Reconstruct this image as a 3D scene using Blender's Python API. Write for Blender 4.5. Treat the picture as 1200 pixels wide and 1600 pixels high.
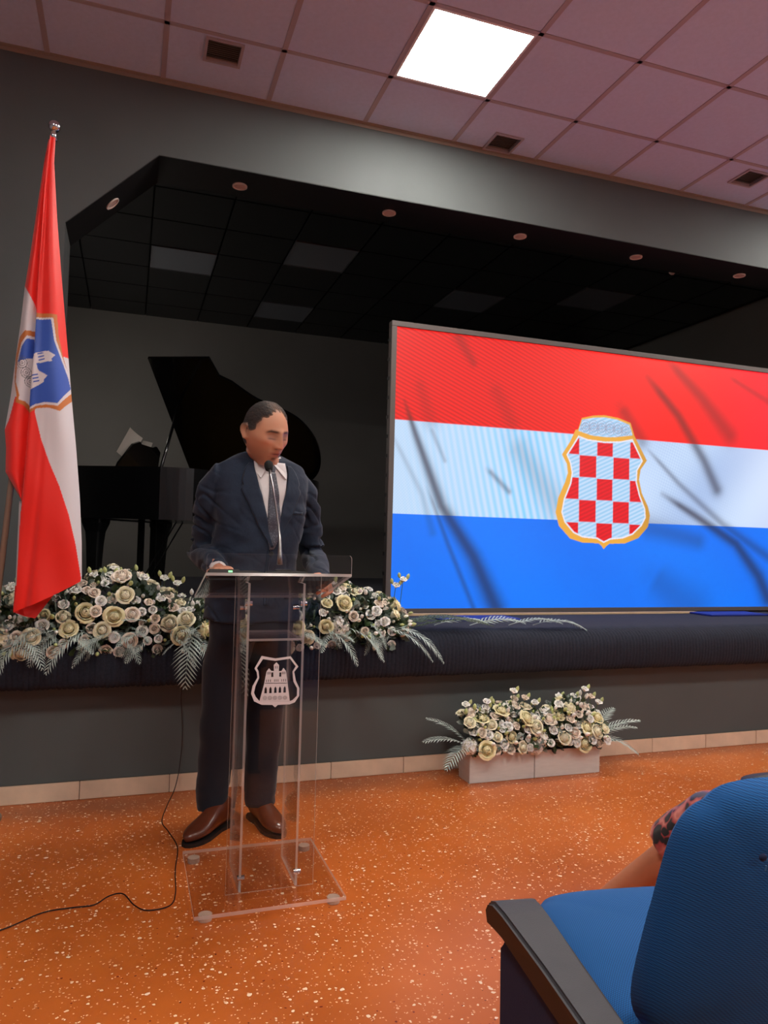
import bpy, bmesh, math, random
import numpy as np
from mathutils import Vector, Matrix, noise
random.seed(7); np.random.seed(7)
PI = math.pi
for o in list(bpy.data.objects): bpy.data.objects.remove(o)
scene = bpy.context.scene
COL = scene.collection

# ------------------------------------------------------------------ camera
yaw, pitch, roll, CAMH = .3309, .0419, .0251, 1.22
cf = Vector((math.sin(yaw)*math.cos(pitch), math.cos(yaw)*math.cos(pitch), math.sin(pitch)))
cr = Vector((math.cos(yaw), -math.sin(yaw), 0)); cu = cr.cross(cf)
r2 = math.cos(roll)*cr + math.sin(roll)*cu; u2 = -math.sin(roll)*cr + math.cos(roll)*cu
cd = bpy.data.cameras.new('camera'); cam = bpy.data.objects.new('camera', cd); COL.objects.link(cam)
cd.sensor_fit = 'HORIZONTAL'; cd.sensor_width = 36; cd.lens = 1154.5/1200*36; cd.clip_start = .02
M = Matrix((r2, u2, -cf)).transposed().to_4x4(); M.translation = Vector((0, 0, CAMH)); cam.matrix_world = M
scene.camera = cam
# ------------------------------------------------------------------ light and exposure
scene.view_settings.view_transform = 'Standard'; scene.view_settings.look = 'None'
scene.view_settings.exposure = 0.0; scene.view_settings.gamma = 1; scene.view_settings.use_curve_mapping = False
w = bpy.data.worlds.new('world'); scene.world = w; w.use_nodes = True
w.node_tree.nodes['Background'].inputs[0].default_value = (.5, .55, .6, 1); w.node_tree.nodes['Background'].inputs[1].default_value = .02
PANEL_POWER = 58.0         # emission of each lit ceiling panel
SCREEN_POWER = 1.0         # emission of the LED wall

# ------------------------------------------------------------------ helpers
def lin(c):
    return tuple(((v/255)/12.92 if v/255 <= .04045 else ((v/255+.055)/1.055)**2.4) for v in c)
class NT:
    def __init__(s, name):
        s.m = bpy.data.materials.new(name); s.m.use_nodes = True; s.t = s.m.node_tree; s.b = s.t.nodes['Principled BSDF']
        s.out = s.t.nodes['Material Output']
    def n(s, typ, **k):
        nd = s.t.nodes.new(typ)
        for a, v in k.items(): setattr(nd, a, v)
        return nd
    def l(s, a, b): s.t.links.new(a, b)
def mat(name, rgb, rough=.6, metal=0, spec=.5, var=0, vscale=8, bump=0, bscale=60, sheen=0, sss=0, stretch=None, coat=0, objvar=0):
    k = NT(name); b = k.b; c = lin(rgb)
    b.inputs['Base Color'].default_value = (*c, 1); b.inputs['Roughness'].default_value = rough
    b.inputs['Metallic'].default_value = metal; b.inputs['Specular IOR Level'].default_value = spec
    if sheen: b.inputs['Sheen Weight'].default_value = sheen; b.inputs['Sheen Roughness'].default_value = .4
    if coat: b.inputs['Coat Weight'].default_value = coat; b.inputs['Coat Roughness'].default_value = .06
    if sss:
        b.inputs['Subsurface Weight'].default_value = sss; b.inputs['Subsurface Radius'].default_value = (.6, .25, .15); b.inputs['Subsurface Scale'].default_value = .01
    tc = k.n('ShaderNodeTexCoord'); vec = tc.outputs['Object']
    if stretch:
        mp = k.n('ShaderNodeMapping'); mp.inputs['Scale'].default_value = stretch; k.l(vec, mp.inputs[0]); vec = mp.outputs[0]
    colsock = None
    if var:
        no = k.n('ShaderNodeTexNoise'); no.inputs['Scale'].default_value = vscale; no.inputs['Detail'].default_value = 5; k.l(vec, no.inputs['Vector'])
        mr = k.n('ShaderNodeMapRange'); mr.inputs[1].default_value = .3; mr.inputs[2].default_value = .7; mr.inputs[3].default_value = 1-var; mr.inputs[4].default_value = 1+var
        k.l(no.outputs[0], mr.inputs[0])
        mx = k.n('ShaderNodeVectorMath', operation='SCALE'); mx.inputs[0].default_value = c; k.l(mr.outputs[0], mx.inputs['Scale']); colsock = mx.outputs[0]
    if objvar:
        oi = k.n('ShaderNodeObjectInfo'); mr = k.n('ShaderNodeMapRange'); mr.inputs[3].default_value = 1-objvar; mr.inputs[4].default_value = 1+objvar*.6; k.l(oi.outputs['Random'], mr.inputs[0])
        mx = k.n('ShaderNodeVectorMath', operation='SCALE'); mx.inputs[0].default_value = c
        if colsock: k.l(colsock, mx.inputs[0])
        k.l(mr.outputs[0], mx.inputs['Scale']); colsock = mx.outputs[0]
    if colsock: k.l(colsock, b.inputs['Base Color'])
    if bump:
        no = k.n('ShaderNodeTexNoise'); no.inputs['Scale'].default_value = bscale; no.inputs['Detail'].default_value = 4; k.l(vec, no.inputs['Vector'])
        bp = k.n('ShaderNodeBump'); bp.inputs['Strength'].default_value = bump; bp.inputs['Distance'].default_value = .01; k.l(no.outputs[0], bp.inputs['Height']); k.l(bp.outputs[0], b.inputs['Normal'])
    return k.m
def emit(name, rgb, power):
    k = NT(name); k.b.inputs['Base Color'].default_value = (.8, .8, .8, 1); k.b.inputs['Emission Color'].default_value = (*lin(rgb), 1); k.b.inputs['Emission Strength'].default_value = power
    return k.m
def attr_mat(name, rough=.7, sheen=0, emission=0, bump=0, bscale=200, sss=0, translucent=0):
    k = NT(name); a = k.n('ShaderNodeVertexColor'); a.layer_name = 'Col'
    if emission:
        k.b.inputs['Base Color'].default_value = (.01, .01, .01, 1); k.l(a.outputs[0], k.b.inputs['Emission Color']); k.b.inputs['Emission Strength'].default_value = emission
    else: k.l(a.outputs[0], k.b.inputs['Base Color'])
    k.b.inputs['Roughness'].default_value = rough
    if sheen: k.b.inputs['Sheen Weight'].default_value = sheen
    if sss:
        k.b.inputs['Subsurface Weight'].default_value = sss; k.b.inputs['Subsurface Radius'].default_value = (.6, .25, .15); k.b.inputs['Subsurface Scale'].default_value = .008
    if bump:
        tc = k.n('ShaderNodeTexCoord'); no = k.n('ShaderNodeTexNoise'); no.inputs['Scale'].default_value = bscale; k.l(tc.outputs['Object'], no.inputs['Vector'])
        bp = k.n('ShaderNodeBump'); bp.inputs['Strength'].default_value = bump; bp.inputs['Distance'].default_value = .005; k.l(no.outputs[0], bp.inputs['Height']); k.l(bp.outputs[0], k.b.inputs['Normal'])
    return k.m

class MB:
    """collects primitive shapes into ONE mesh"""
    def __init__(s): s.v = []; s.f = []; s.mi = []
    def add(s, v, f, mi=0):
        o = len(s.v); s.v += [tuple(p) for p in v]; s.f += [tuple(i+o for i in q) for q in f]; s.mi += [mi]*len(f); return s
    def box(s, a, b, mi=0, bev=0, xf=None, edge_mi=None):
        bm = bmesh.new(); bmesh.ops.create_cube(bm, size=1)
        for v in bm.verts: v.co = Vector([(a[i]+b[i])/2 + v.co[i]*(b[i]-a[i]) for i in range(3)])
        if bev: bmesh.ops.bevel(bm, geom=bm.edges[:]+bm.verts[:], offset=bev, segments=2, affect='EDGES', clamp_overlap=True)
        if xf is not None: bmesh.ops.transform(bm, matrix=xf, verts=bm.verts)
        bm.verts.index_update()
        s.add([v.co[:] for v in bm.verts], [[v.index for v in f.verts] for f in bm.faces], mi)
        if edge_mi is not None:
            big = max(f.calc_area() for f in bm.faces); n = len(bm.faces)
            for i, f in enumerate(bm.faces):
                if f.calc_area() < big*.5: s.mi[len(s.mi)-n+i] = edge_mi
        bm.free(); return s
    def loft(s, pts, rad, seg=12, mi=0, up=None, power=2, caps=True):
        pts = [Vector(p) for p in pts]; rings = []; n = len(pts); prev = None
        for i, p in enumerate(pts):
            t = (pts[min(i+1, n-1)]-pts[max(i-1, 0)]).normalized()
            ref = Vector(up) if up is not None else (prev if prev is not None else (Vector((0, 0, 1)) if abs(t.z) < .9 else Vector((0, 1, 0))))
            a = (ref - t*ref.dot(t)).normalized(); b = t.cross(a)
            if up is None: prev = a
            r = rad[i]; ra, rb = (r, r) if not isinstance(r, (tuple, list)) else r
            rings.append([p + a*ra*sgp(math.cos(q), power) + b*rb*sgp(math.sin(q), power) for q in [2*PI*k/seg for k in range(seg)]])
        o = []; f = []
        for r in rings: o += r
        for i in range(n-1):
            for k in range(seg):
                f.append((i*seg+k, i*seg+(k+1) % seg, (i+1)*seg+(k+1) % seg, (i+1)*seg+k))
        if caps: f.append(tuple(range(seg))[::-1]); f.append(tuple((n-1)*seg+k for k in range(seg)))
        return s.add(o, f, mi)
    def ball(s, c, r, seg=14, rings=9, mi=0, xf=None):
        r = r if isinstance(r, (tuple, list)) else (r, r, r)
        v = [(0, 0, 1)]+[(math.sin(PI*i/rings)*math.cos(2*PI*j/seg), math.sin(PI*i/rings)*math.sin(2*PI*j/seg), math.cos(PI*i/rings)) for i in range(1, rings) for j in range(seg)]+[(0, 0, -1)]
        f = [(0, 1+j, 1+(j+1) % seg) for j in range(seg)]
        for i in range(rings-2):
            for j in range(seg): f.append((1+i*seg+j, 1+(i+1)*seg+j, 1+(i+1)*seg+(j+1) % seg, 1+i*seg+(j+1) % seg))
        l = len(v)-1; f += [(l, 1+(rings-2)*seg+(j+1) % seg, 1+(rings-2)*seg+j) for j in range(seg)]
        v = [Vector((p[0]*r[0], p[1]*r[1], p[2]*r[2])) for p in v]
        if xf is not None: v = [xf @ p for p in v]
        return s.add([p+Vector(c) for p in v], f, mi)
    def mesh(s, name, mats, smooth=False):
        me = bpy.data.meshes.new(name); me.from_pydata(s.v, [], s.f)
        for m in (mats if isinstance(mats, (list, tuple)) else [mats]): me.materials.append(m)
        if any(s.mi): me.polygons.foreach_set('material_index', s.mi)
        if smooth: me.polygons.foreach_set('use_smooth', [True]*len(me.polygons))
        bm = bmesh.new(); bm.from_mesh(me); bmesh.ops.recalc_face_normals(bm, faces=bm.faces); bm.to_mesh(me); bm.free()
        return me
    def build(s, name, mats, parent=None, smooth=False, loc=None, rot=None):
        return link(name, s.mesh(name, mats, smooth), parent, loc, rot)
def sgp(v, p): return v if p == 2 else math.copysign(abs(v)**(2/p), v)
def link(name, me, parent=None, loc=None, rot=None, scale=None):
    o = bpy.data.objects.new(name, me); COL.objects.link(o)
    if parent: o.parent = parent
    if loc is not None: o.location = loc
    if rot is not None: o.rotation_euler = rot
    if scale is not None: o.scale = scale if isinstance(scale, (tuple, list)) else (scale,)*3
    return o
def tag(o, label=None, cat=None, group=None, kind=None):
    if label: o['label'] = label
    if cat: o['category'] = cat
    if group: o['group'] = group
    if kind: o['kind'] = kind
    return o
def thing(name, label, cat, loc=(0, 0, 0), rz=0, group=None):
    o = bpy.data.objects.new(name, None); COL.objects.link(o); o.location = loc; o.rotation_euler = (0, 0, rz); o.empty_display_size = .1
    return tag(o, label, cat, group)
def shape2d(name, loops, depth, mats, parent=None, loc=(0, 0, 0), rot=(PI/2, 0, 0), bevel=0):
    """flat shape with holes (even-odd) extruded by depth; loops are (x, z)"""
    cu = bpy.data.curves.new(name, 'CURVE'); cu.dimensions = '2D'; cu.fill_mode = 'BOTH'; cu.extrude = depth/2; cu.bevel_depth = bevel
    for lp in loops:
        sp = cu.splines.new('POLY'); sp.points.add(len(lp)-1); sp.use_cyclic_u = True
        for i, p in enumerate(lp): sp.points[i].co = (p[0], p[1], 0, 1)
    t = bpy.data.objects.new('t', cu); COL.objects.link(t); dg = bpy.context.evaluated_depsgraph_get()
    me = bpy.data.meshes.new_from_object(t.evaluated_get(dg)); bpy.data.objects.remove(t); me.name = name
    me.transform(Matrix.Translation(loc) @ Matrix.Rotation(rot[0], 4, 'X'))
    me.materials.clear()
    for m in (mats if isinstance(mats, (list, tuple)) else [mats]): me.materials.append(m)
    return link(name, me, parent)
def remesh(mb, name, voxel, smooth=4, mats=None, subdiv=0):
    me = mb.mesh(name, mats or []); t = bpy.data.objects.new('t', me); COL.objects.link(t)
    m = t.modifiers.new('r', 'REMESH'); m.mode = 'VOXEL'; m.voxel_size = voxel; m.use_smooth_shade = True
    if smooth: q = t.modifiers.new('s', 'SMOOTH'); q.iterations = smooth; q.factor = .5
    dg = bpy.context.evaluated_depsgraph_get(); out = bpy.data.meshes.new_from_object(t.evaluated_get(dg)); bpy.data.objects.remove(t)
    out.name = name; out.materials.clear()
    for x in (mats if isinstance(mats, (list, tuple)) else [mats]):
        if x: out.materials.append(x)
    out.polygons.foreach_set('use_smooth', [True]*len(out.polygons))
    return out
def verts_np(me):
    a = np.empty(len(me.vertices)*3, np.float32); me.vertices.foreach_get('co', a); return a.reshape(-1, 3)
def set_col(me, rgb):   # rgb linear, per vertex
    at = me.color_attributes.new('Col', 'FLOAT_COLOR', 'POINT'); a = np.ones((len(me.vertices), 4), np.float32); a[:, :3] = rgb; at.data.foreach_set('color', a.ravel())
def grid_mesh(name, P, mats, smooth=True, wrap=False):
    """P: (rows, cols, 3) array -> quad mesh"""
    R_, C_, _ = P.shape; me = bpy.data.meshes.new(name); idx = np.arange(R_*C_).reshape(R_, C_)
    if wrap: nx = np.roll(idx, -1, 1); q = np.stack([idx[:-1], nx[:-1], nx[1:], idx[1:]], -1).reshape(-1, 4)
    else: q = np.stack([idx[:-1, :-1], idx[:-1, 1:], idx[1:, 1:], idx[1:, :-1]], -1).reshape(-1, 4)
    me.vertices.add(R_*C_); me.vertices.foreach_set('co', P.astype(np.float32).ravel())
    me.loops.add(q.size); me.loops.foreach_set('vertex_index', q.ravel().astype(np.int32))
    me.polygons.add(len(q)); me.polygons.foreach_set('loop_start', np.arange(0, q.size, 4, dtype=np.int32)); me.polygons.foreach_set('loop_total', np.full(len(q), 4, np.int32))
    me.update(calc_edges=True)
    for m in (mats if isinstance(mats, (list, tuple)) else [mats]): me.materials.append(m)
    if smooth: me.polygons.foreach_set('use_smooth', [True]*len(me.polygons))
    return me
def inpoly(X, Z, poly):
    r = np.zeros(X.shape, bool); n = len(poly)
    for i in range(n):
        x1, z1 = poly[i]; x2, z2 = poly[(i+1) % n]
        if z1 == z2: continue
        c = ((z1 > Z) != (z2 > Z)) & (X < (x2-x1)*(Z-z1)/(z2-z1)+x1); r ^= c
    return r
def seglen(X, Z, pts):
    """distance to a polyline and parameter 0..1 along it"""
    best = np.full(X.shape, 9.); tt = np.zeros(X.shape); n = len(pts)-1
    for i in range(n):
        a = np.array(pts[i]); b = np.array(pts[i+1]); d = b-a; t = np.clip(((X-a[0])*d[0]+(Z-a[1])*d[1])/(d@d), 0, 1)
        q = np.hypot(X-a[0]-t*d[0], Z-a[1]-t*d[1]); m = q < best; best = np.where(m, q, best); tt = np.where(m, (i+t)/n, tt)
    return best, tt

# ------------------------------------------------------------------ materials
M_wall = mat('painted_wall_grey', (84, 89, 90), .75, var=.05, vscale=2.5, bump=.06, bscale=180)
M_black = mat('black_paint', (10, 10, 13), .55, var=.1, vscale=3)
M_btile = mat('black_ceiling_tile', (9, 10, 13), .3, var=.15, vscale=6, bump=.05, bscale=150)
M_back = mat('stage_back_wall_paint', (98, 96, 93), .75, var=.08, vscale=1.2, bump=.05, bscale=150)
M_ctile = mat('mineral_ceiling_tile', (200, 207, 234), .9, var=.035, vscale=40, bump=.12, bscale=250, objvar=.03)
M_tbar = mat('ceiling_grid_bar', (172, 158, 164), .6)
M_hall = mat('grey_hall_wall', (150, 154, 164), .8, var=.03, vscale=2)
M_trim = mat('wall_angle_trim', (150, 132, 120), .55)
M_skirt = mat('travertine_skirting', (232, 204, 178), .45, var=.1, vscale=9, objvar=.06)
M_skirtgap = mat('skirting_grout', (90, 75, 62), .9)
M_carpet = mat('stage_carpet', (44, 45, 56), .95, var=.2, vscale=120, bump=.5, bscale=400)
M_nose = mat('ribbed_carpet', (34, 39, 54), .95, var=.25, vscale=90, bump=.6, bscale=350)
M_white = mat('white_plastic', (225, 205, 200), .5)
M_chrome = mat('polished_chrome', (215, 215, 220), .12, metal=1)
M_steel = mat('brushed_steel', (160, 158, 155), .3, metal=1)
M_blackplastic = mat('black_plastic', (16, 16, 18), .4)

def floor_mat():
    k = NT('terrazzo_floor'); b = k.b; tc = k.n('ShaderNodeTexCoord'); vec = tc.outputs['Object']
    no = k.n('ShaderNodeTexNoise'); no.inputs['Scale'].default_value = 1.6; no.inputs['Detail'].default_value = 8; k.l(vec, no.inputs[0])
    rp = k.n('ShaderNodeValToRGB'); e = rp.color_ramp.elements; e[0].position = .3; e[0].color = (*lin((172, 84, 30)), 1); e[1].position = .72; e[1].color = (*lin((204, 108, 44)), 1); k.l(no.outputs[0], rp.inputs[0])
    cur = rp.outputs[0]
    wn = k.n('ShaderNodeTexNoise'); wn.inputs['Scale'].default_value = 60; k.l(vec, wn.inputs[0])
    warp = k.n('ShaderNodeMix', data_type='VECTOR'); warp.inputs[0].default_value = .012; k.l(vec, warp.inputs[4]); k.l(wn.outputs['Color'], warp.inputs[5])
    for sc, th, cut, cols in ((62, .30, .80, ((246, 226, 204), (236, 190, 150))), (125, .34, .72, ((250, 228, 200), (222, 150, 100))), (90, .24, .93, ((60, 30, 20), (150, 40, 20))), (50, .2, .95, ((250, 235, 215), (230, 60, 35)))):
        vo = k.n('ShaderNodeTexVoronoi'); vo.inputs['Scale'].default_value = sc; k.l(warp.outputs[1], vo.inputs['Vector'])
        sx = k.n('ShaderNodeSeparateColor'); k.l(vo.outputs['Color'], sx.inputs[0])
        a = k.n('ShaderNodeMath', operation='GREATER_THAN'); a.inputs[1].default_value = cut; k.l(sx.outputs[0], a.inputs[0])
        szr = k.n('ShaderNodeMath', operation='MULTIPLY'); szr.inputs[1].default_value = th*1.4; k.l(sx.outputs[1], szr.inputs[0])
        d = k.n('ShaderNodeMath', operation='LESS_THAN'); k.l(vo.outputs['Distance'], d.inputs[0]); k.l(szr.outputs[0], d.inputs[1])
        f = k.n('ShaderNodeMath', operation='MULTIPLY'); k.l(a.outputs[0], f.inputs[0]); k.l(d.outputs[0], f.inputs[1])
        ch = k.n('ShaderNodeMix', data_type='RGBA'); ch.inputs[6].default_value = (*lin(cols[0]), 1); ch.inputs[7].default_value = (*lin(cols[1]), 1); k.l(sx.outputs[2], ch.inputs[0])
        mx = k.n('ShaderNodeMix', data_type='RGBA'); k.l(f.outputs[0], mx.inputs[0]); k.l(cur, mx.inputs[6]); k.l(ch.outputs[2], mx.inputs[7]); cur = mx.outputs[2]
    k.l(cur, b.inputs['Base Color']); b.inputs['Roughness'].default_value = .3; b.inputs['Specular IOR Level'].default_value = .45
    return k.m
M_floor = floor_mat()

# ------------------------------------------------------------------ room shell
X0, X1, Y0, YW, ZC = -2.916, 6.084, -4.59, 4.31, 3.82
fl = MB().box((X0-.1, Y0-.1, -.1), (X1+1.3, 3.86, 0)).build('floor', M_floor); tag(fl, kind='structure')
cl = MB().box((X0-.1, Y0-.1, 3.86), (X1+.1, YW, 3.95)).build('ceiling', M_black); tag(cl, 'suspended ceiling of square white mineral tiles in a metal grid', kind='structure')
GX, GY, T = .084, 3.81, .6
panels = {(2, 0), (8, 0), (2, 5), (8, 5), (2, 10), (8, 10), (-2, 5)}  # last one is an unseen extra panel added to light the speaker's face
tile_full = MB().box((-.290, -.290, .004), (.290, .290, .022), bev=.003).mesh('tile', M_ctile)
tile_cut = MB().box((-.290, -.24, .004), (.290, .244, .022), bev=.003).mesh('tile', M_ctile)
vents = {(0, -1): (.38, 3.94), (3, -1): (2.19, 4.19), (6, -1): (3.99, 3.96)}
def tile_vent(cx, cy, vx, vy):
    m = MB(); x0, x1, y0, y1 = -.29, .29, -.24, .244; a, b, c, d = vx-cx-.1, vx-cx+.1, vy-cy-.1, vy-cy+.1
    d = min(d, y1-.002)
    m.box((x0, y0, .004), (a, y1, .024)); m.box((b, y0, .004), (x1, y1, .024)); m.box((a, y0, .004), (b, c, .024)); m.box((a, d, .004), (b, y1, .024))
    return m.mesh('tile', M_ctile)
for i in range(-5, 10):
    for j in range(-1, 14):
        cx = GX+T*i+.3
        if (i, j) in panels: continue
        if j == -1:
            cy = 4.06
            me = tile_vent(cx, cy, *vents[(i, j)]) if (i, j) in vents else tile_cut
            link('tile', me, cl, (cx, cy, ZC))
        else:
            link('tile', tile_full, cl, (cx, GY-T*j-.3, ZC))
for i in range(-5, 11):
    MB().box((-.014, Y0, ZC), (.014, YW-.02, ZC+.007)).build('grid_bar', M_tbar, cl, loc=(GX+T*i, 0, 0))
for j in range(0, 15):
    MB().box((X0, -.012, ZC), (X1, .012, ZC+.0075)).build('grid_bar', M_tbar, cl, loc=(0, GY-T*j, 0))
tr = MB().box((X0, YW-.025, ZC-.002), (X1, YW-.001, ZC+.008)).box((X0, YW-.004, ZC-.022), (X1, YW-.0005, ZC+.004)).build('trim_1', M_trim); tag(tr, kind='structure')
# lit panels
M_panel = emit('light_diffuser', (255, 250, 240), PANEL_POWER)
M_pframe = mat('panel_frame_white', (235, 235, 235), .4)
places = {(2, 0): 'square lit ceiling panel nearest the stage wall, straight above the speaker'}
NAMES = {(8, 0): 'lit square ceiling panel by the stage wall beyond the right edge of the picture', (2, 5): 'lit square ceiling panel overhead, first one behind the panel above the speaker', (8, 5): 'lit square ceiling panel over the right seats, first row behind the viewer',
         (2, 10): 'lit square ceiling panel at the rear of the hall, middle one', (-2, 5): 'extra unseen ceiling panel over the left of the hall, added to light the face of the speaker', (8, 10): 'lit square ceiling panel at the rear right of the hall'}
for (i, j) in sorted(panels):
    t = thing('ceiling_light', places.get((i, j)) or NAMES[(i, j)], 'ceiling light', (GX+T*i+.3, GY-T*j-.3, ZC), group='lit ceiling panels')
    m = MB(); o_, n_ = .288, .272
    m.box((-o_, -o_, .0), (o_, -n_, .02)).box((-o_, n_, .0), (o_, o_, .02)).box((-o_, -n_, 0), (-n_, n_, .02)).box((n_, -n_, 0), (o_, n_, .02))
    m.build('frame', M_pframe, t); MB().box((-n_, -n_, .004), (n_, n_, .012)).build('diffuser', M_panel, t)
# vents
M_grille = mat('vent_grille', (120, 112, 105), .5); M_vent_dark = mat('vent_inside', (74, 68, 64), .8)
for (key, (vx, vy)), lb in zip(sorted(vents.items()), ('square air vent in the ceiling, leftmost one above the flag', 'dark square air vent against the wall beside the lit panel', 'square air vent in the ceiling, rightmost one')):
    t = thing('air_vent', lb, 'air vent', (vx, vy, ZC)); h = .1; g = .085
    m = MB().box((-h, -h, -.006), (h, -g, .02)).box((-h, g, -.006), (h, h, .02)).box((-h, -g, -.006), (-g, g, .02)).box((g, -g, -.006), (h, g, .02)); m.build('frame', M_tbar, t)
    MB().box((-g, -g, .03), (g, g, .034)).build('duct', M_vent_dark, t)
    sm = MB().box((-g, -.006, -.001), (g, .006, .0005), xf=Matrix.Rotation(.7, 4, 'X')).mesh('slat', M_grille)
    for q in range(10): link('slat', sm, t, (0, -g+.011+q*.0165, .008))
# walls of the hall
def wall(name, a, b, m=M_wall): return tag(MB().box(a, b).build(name, m), kind='structure')
wall('wall_left', (X0-.1, Y0, 0), (X0, YW, 3.86), M_hall); wall('wall_right', (X1, Y0, 0), (X1+.1, YW, 3.86), M_hall); wall('wall_rear', (X0-.1, Y0-.1, 0), (X1+.1, Y0, 3.86), M_hall)
# proscenium wall with a chamfered opening
op = [(-.392, .7), (-.392, 2.92), (.08, 3.386), (5.35, 3.386), (5.82, 2.92), (5.82, .7)]
shape2d('wall_front', [[(X0-.1, .75), (X0-.1, 3.95), (X1+.1, 3.95), (X1+.1, .75), (5.82, .75)] + op[::-1][1:-1] + [(-.392, .75)]], .34, M_wall, loc=(0, YW+.17, 0))['kind'] = 'structure'
m = MB()     # black soffit lining of the opening
pts = [(-.392, 2.92), (.08, 3.386), (5.35, 3.386), (5.82, 2.92)]
for (a, b) in zip(pts[:-1], pts[1:]):
    d = Vector((b[0]-a[0], 0, b[1]-a[1])).normalized(); nrm = Vector((d.z, 0, -d.x))*.004
    A, B = Vector((a[0], 0, a[1])), Vector((b[0], 0, b[1])); q = []
    for y in (YW+.002, YW+.342):
        q += [A+Vector((0, y, 0)), B+Vector((0, y, 0)), B+nrm+Vector((0, y, 0)), A+nrm+Vector((0, y, 0))]
    m.add(q, [(0, 1, 2, 3), (7, 6, 5, 4), (0, 4, 5, 1), (1, 5, 6, 2), (2, 6, 7, 3), (3, 7, 4, 0)])
m.build('trim_2', M_black)['kind'] = 'structure'
# stage box behind
SX0, SX1, SY1, SZ = -1.3, 6.35, 9.33, 3.9
wall('wall_back', (SX0-.1, SY1, .6), (SX1+.1, SY1+.1, SZ+.1), M_back)
wall('wall_stage_left', (SX0-.1, 4.65, .6), (SX0, SY1, SZ+.1), M_back); wall('wall_stage_right', (SX1, 4.65, .6), (SX1+.1, SY1, SZ+.1), M_back)
wall('wall_header_rear', (SX0, 4.65, 3.39), (SX1, 4.67, SZ+.06), M_black)
sc = MB().box((SX0-.1, 4.6, SZ+.05), (SX1+.1, SY1+.1, SZ+.1)).build('ceiling_stage', M_black); tag(sc, 'black tiled ceiling above the stage', kind='structure')
bt = MB().box((-.299, -.294, .004), (.299, .294, .022), bev=.003).mesh('tile', M_btile)
M_off = mat('unlit_panel_diffuser', (84, 87, 94), .35); M_offf = mat('unlit_panel_frame', (105, 105, 110), .3, metal=.6)
offp = {(0, 4): 'unlit square ceiling panel on the stage, leftmost, above the piano', (2, 3): 'unlit square ceiling panel on the stage, second from the left', (2, 6): 'unlit square ceiling panel deepest on the stage, above the piano lid', (5, 4): 'faint unlit ceiling panel above the middle of the large screen', (7, 3): 'unlit square ceiling panel on the stage, rightmost, with a bright edge'}
for i in range(-2, 11):
    for j in range(0, 8):
        cx, cy = .085+.611*i+.305, 4.63+.6*j+.3
        if cx-.3 < SX0 or cx+.3 > SX1: continue
        if (i, j) in offp:
            t = thing('stage_ceiling_panel', offp[(i, j)], 'ceiling light', (cx, cy, SZ)); o_, n_ = .296, .284
            m = MB().box((-o_, -o_, -.004), (o_, -n_, .02)).box((-o_, n_, -.004), (o_, o_, .02)).box((-o_, -n_, -.004), (-n_, n_, .02)).box((n_, -n_, -.004), (o_, n_, .02)); m.build('frame', M_offf, t)
            MB().box((-n_, -n_, .0), (n_, n_, .012)).build('diffuser', M_off, t)
        else: link('tile', bt, sc, (cx, cy, SZ))
tag(MB().loft([(0, 0, -.03), (0, 0, -.012), (0, 0, .004)], [.012, .03, .032], 20).build('ceiling_fitting', M_white, loc=(4.85, 5.75, SZ)), 'tiny white round fitting on the black stage ceiling at the right', 'ceiling fitting')
# downlights in the soffit
M_dl = mat('downlight_lens', (205, 175, 168), .4); M_dlr = mat('downlight_ring', (225, 205, 198), .35)
def ring(mb, ro, ri, z0, z1, seg=28, mi=0):
    v = []; f = []
    for k in range(seg):
        a = 2*PI*k/seg; c, s_ = math.cos(a), math.sin(a); v += [(ro*c, ro*s_, z0), (ro*c, ro*s_, z1), (ri*c, ri*s_, z1), (ri*c, ri*s_, z0)]
    for k in range(seg):
        for q in range(4): f.append((4*k+q, 4*k+(q+1) % 4, 4*((k+1) % seg)+(q+1) % 4, 4*((k+1) % seg)+q))
    mb.add(v, f, mi)
def disc(mb, r, z0, z1, seg=28, mi=0, c=(0, 0)):
    mb.loft([(c[0], c[1], z0), (c[0], c[1], z1)], [r, r], seg, mi)
dls = [((-.165, 4.49, 3.141), PI/4, 'round white downlight on the sloping left end of the black soffit')]
for q, wd in enumerate(('first', 'second', 'third', 'fourth', 'fifth')): dls.append(((.56+.969*q, 4.5, 3.382), 0, f'round white downlight, {wd} from the left along the level soffit'))
for loc, ang, lb in dls:
    t = thing('downlight', lb, 'downlight', loc); t.rotation_euler = (0, -ang, 0)
    a = MB(); ring(a, .045, .036, -.008, 0); a.build('ring', M_dlr, t, smooth=False)
    b_ = MB(); disc(b_, .036, -.004, -.0005); b_.build('lens', M_dl, t)
# unseen strip light added to brighten the stage back wall, hidden behind front wall
wl = thing('stage_fill_light', 'added unseen strip light on the left side wall of the stage, brightens the back wall', 'added fill light', (SX0+.012, 7.6, 2.45))
MB().box((-.01, -.09, -.75), (.03, .09, .75), bev=.006).build('housing', M_pframe, wl); MB().box((.03, -.07, -.72), (.045, .07, .72), bev=.006).build('fill_diffuser', emit('stage_fill_glow', (255, 244, 232), 34.0), wl)
# ------------------------------------------------------------------ stage platform
st = thing('stage_platform', 'raised stage with grey front, dark ribbed carpet edge and carpeted top', 'stage'); st['kind'] = 'structure'; del st['category']
MB().box((X0, 3.72, .738), (X1, 4.66, .75)).box((SX0, 4.66, .738), (SX1, SY1, .75)).build('carpet', M_carpet, st)
MB().box((X0, 3.74, 0), (X1, 3.86, .70)).build('riser', M_wall, st)
MB().box((X0, 3.86, .62), (X1, 4.66, .738)).box((SX0, 4.66, .62), (SX1, SY1, .738)).build('deck', M_black, st)
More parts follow.
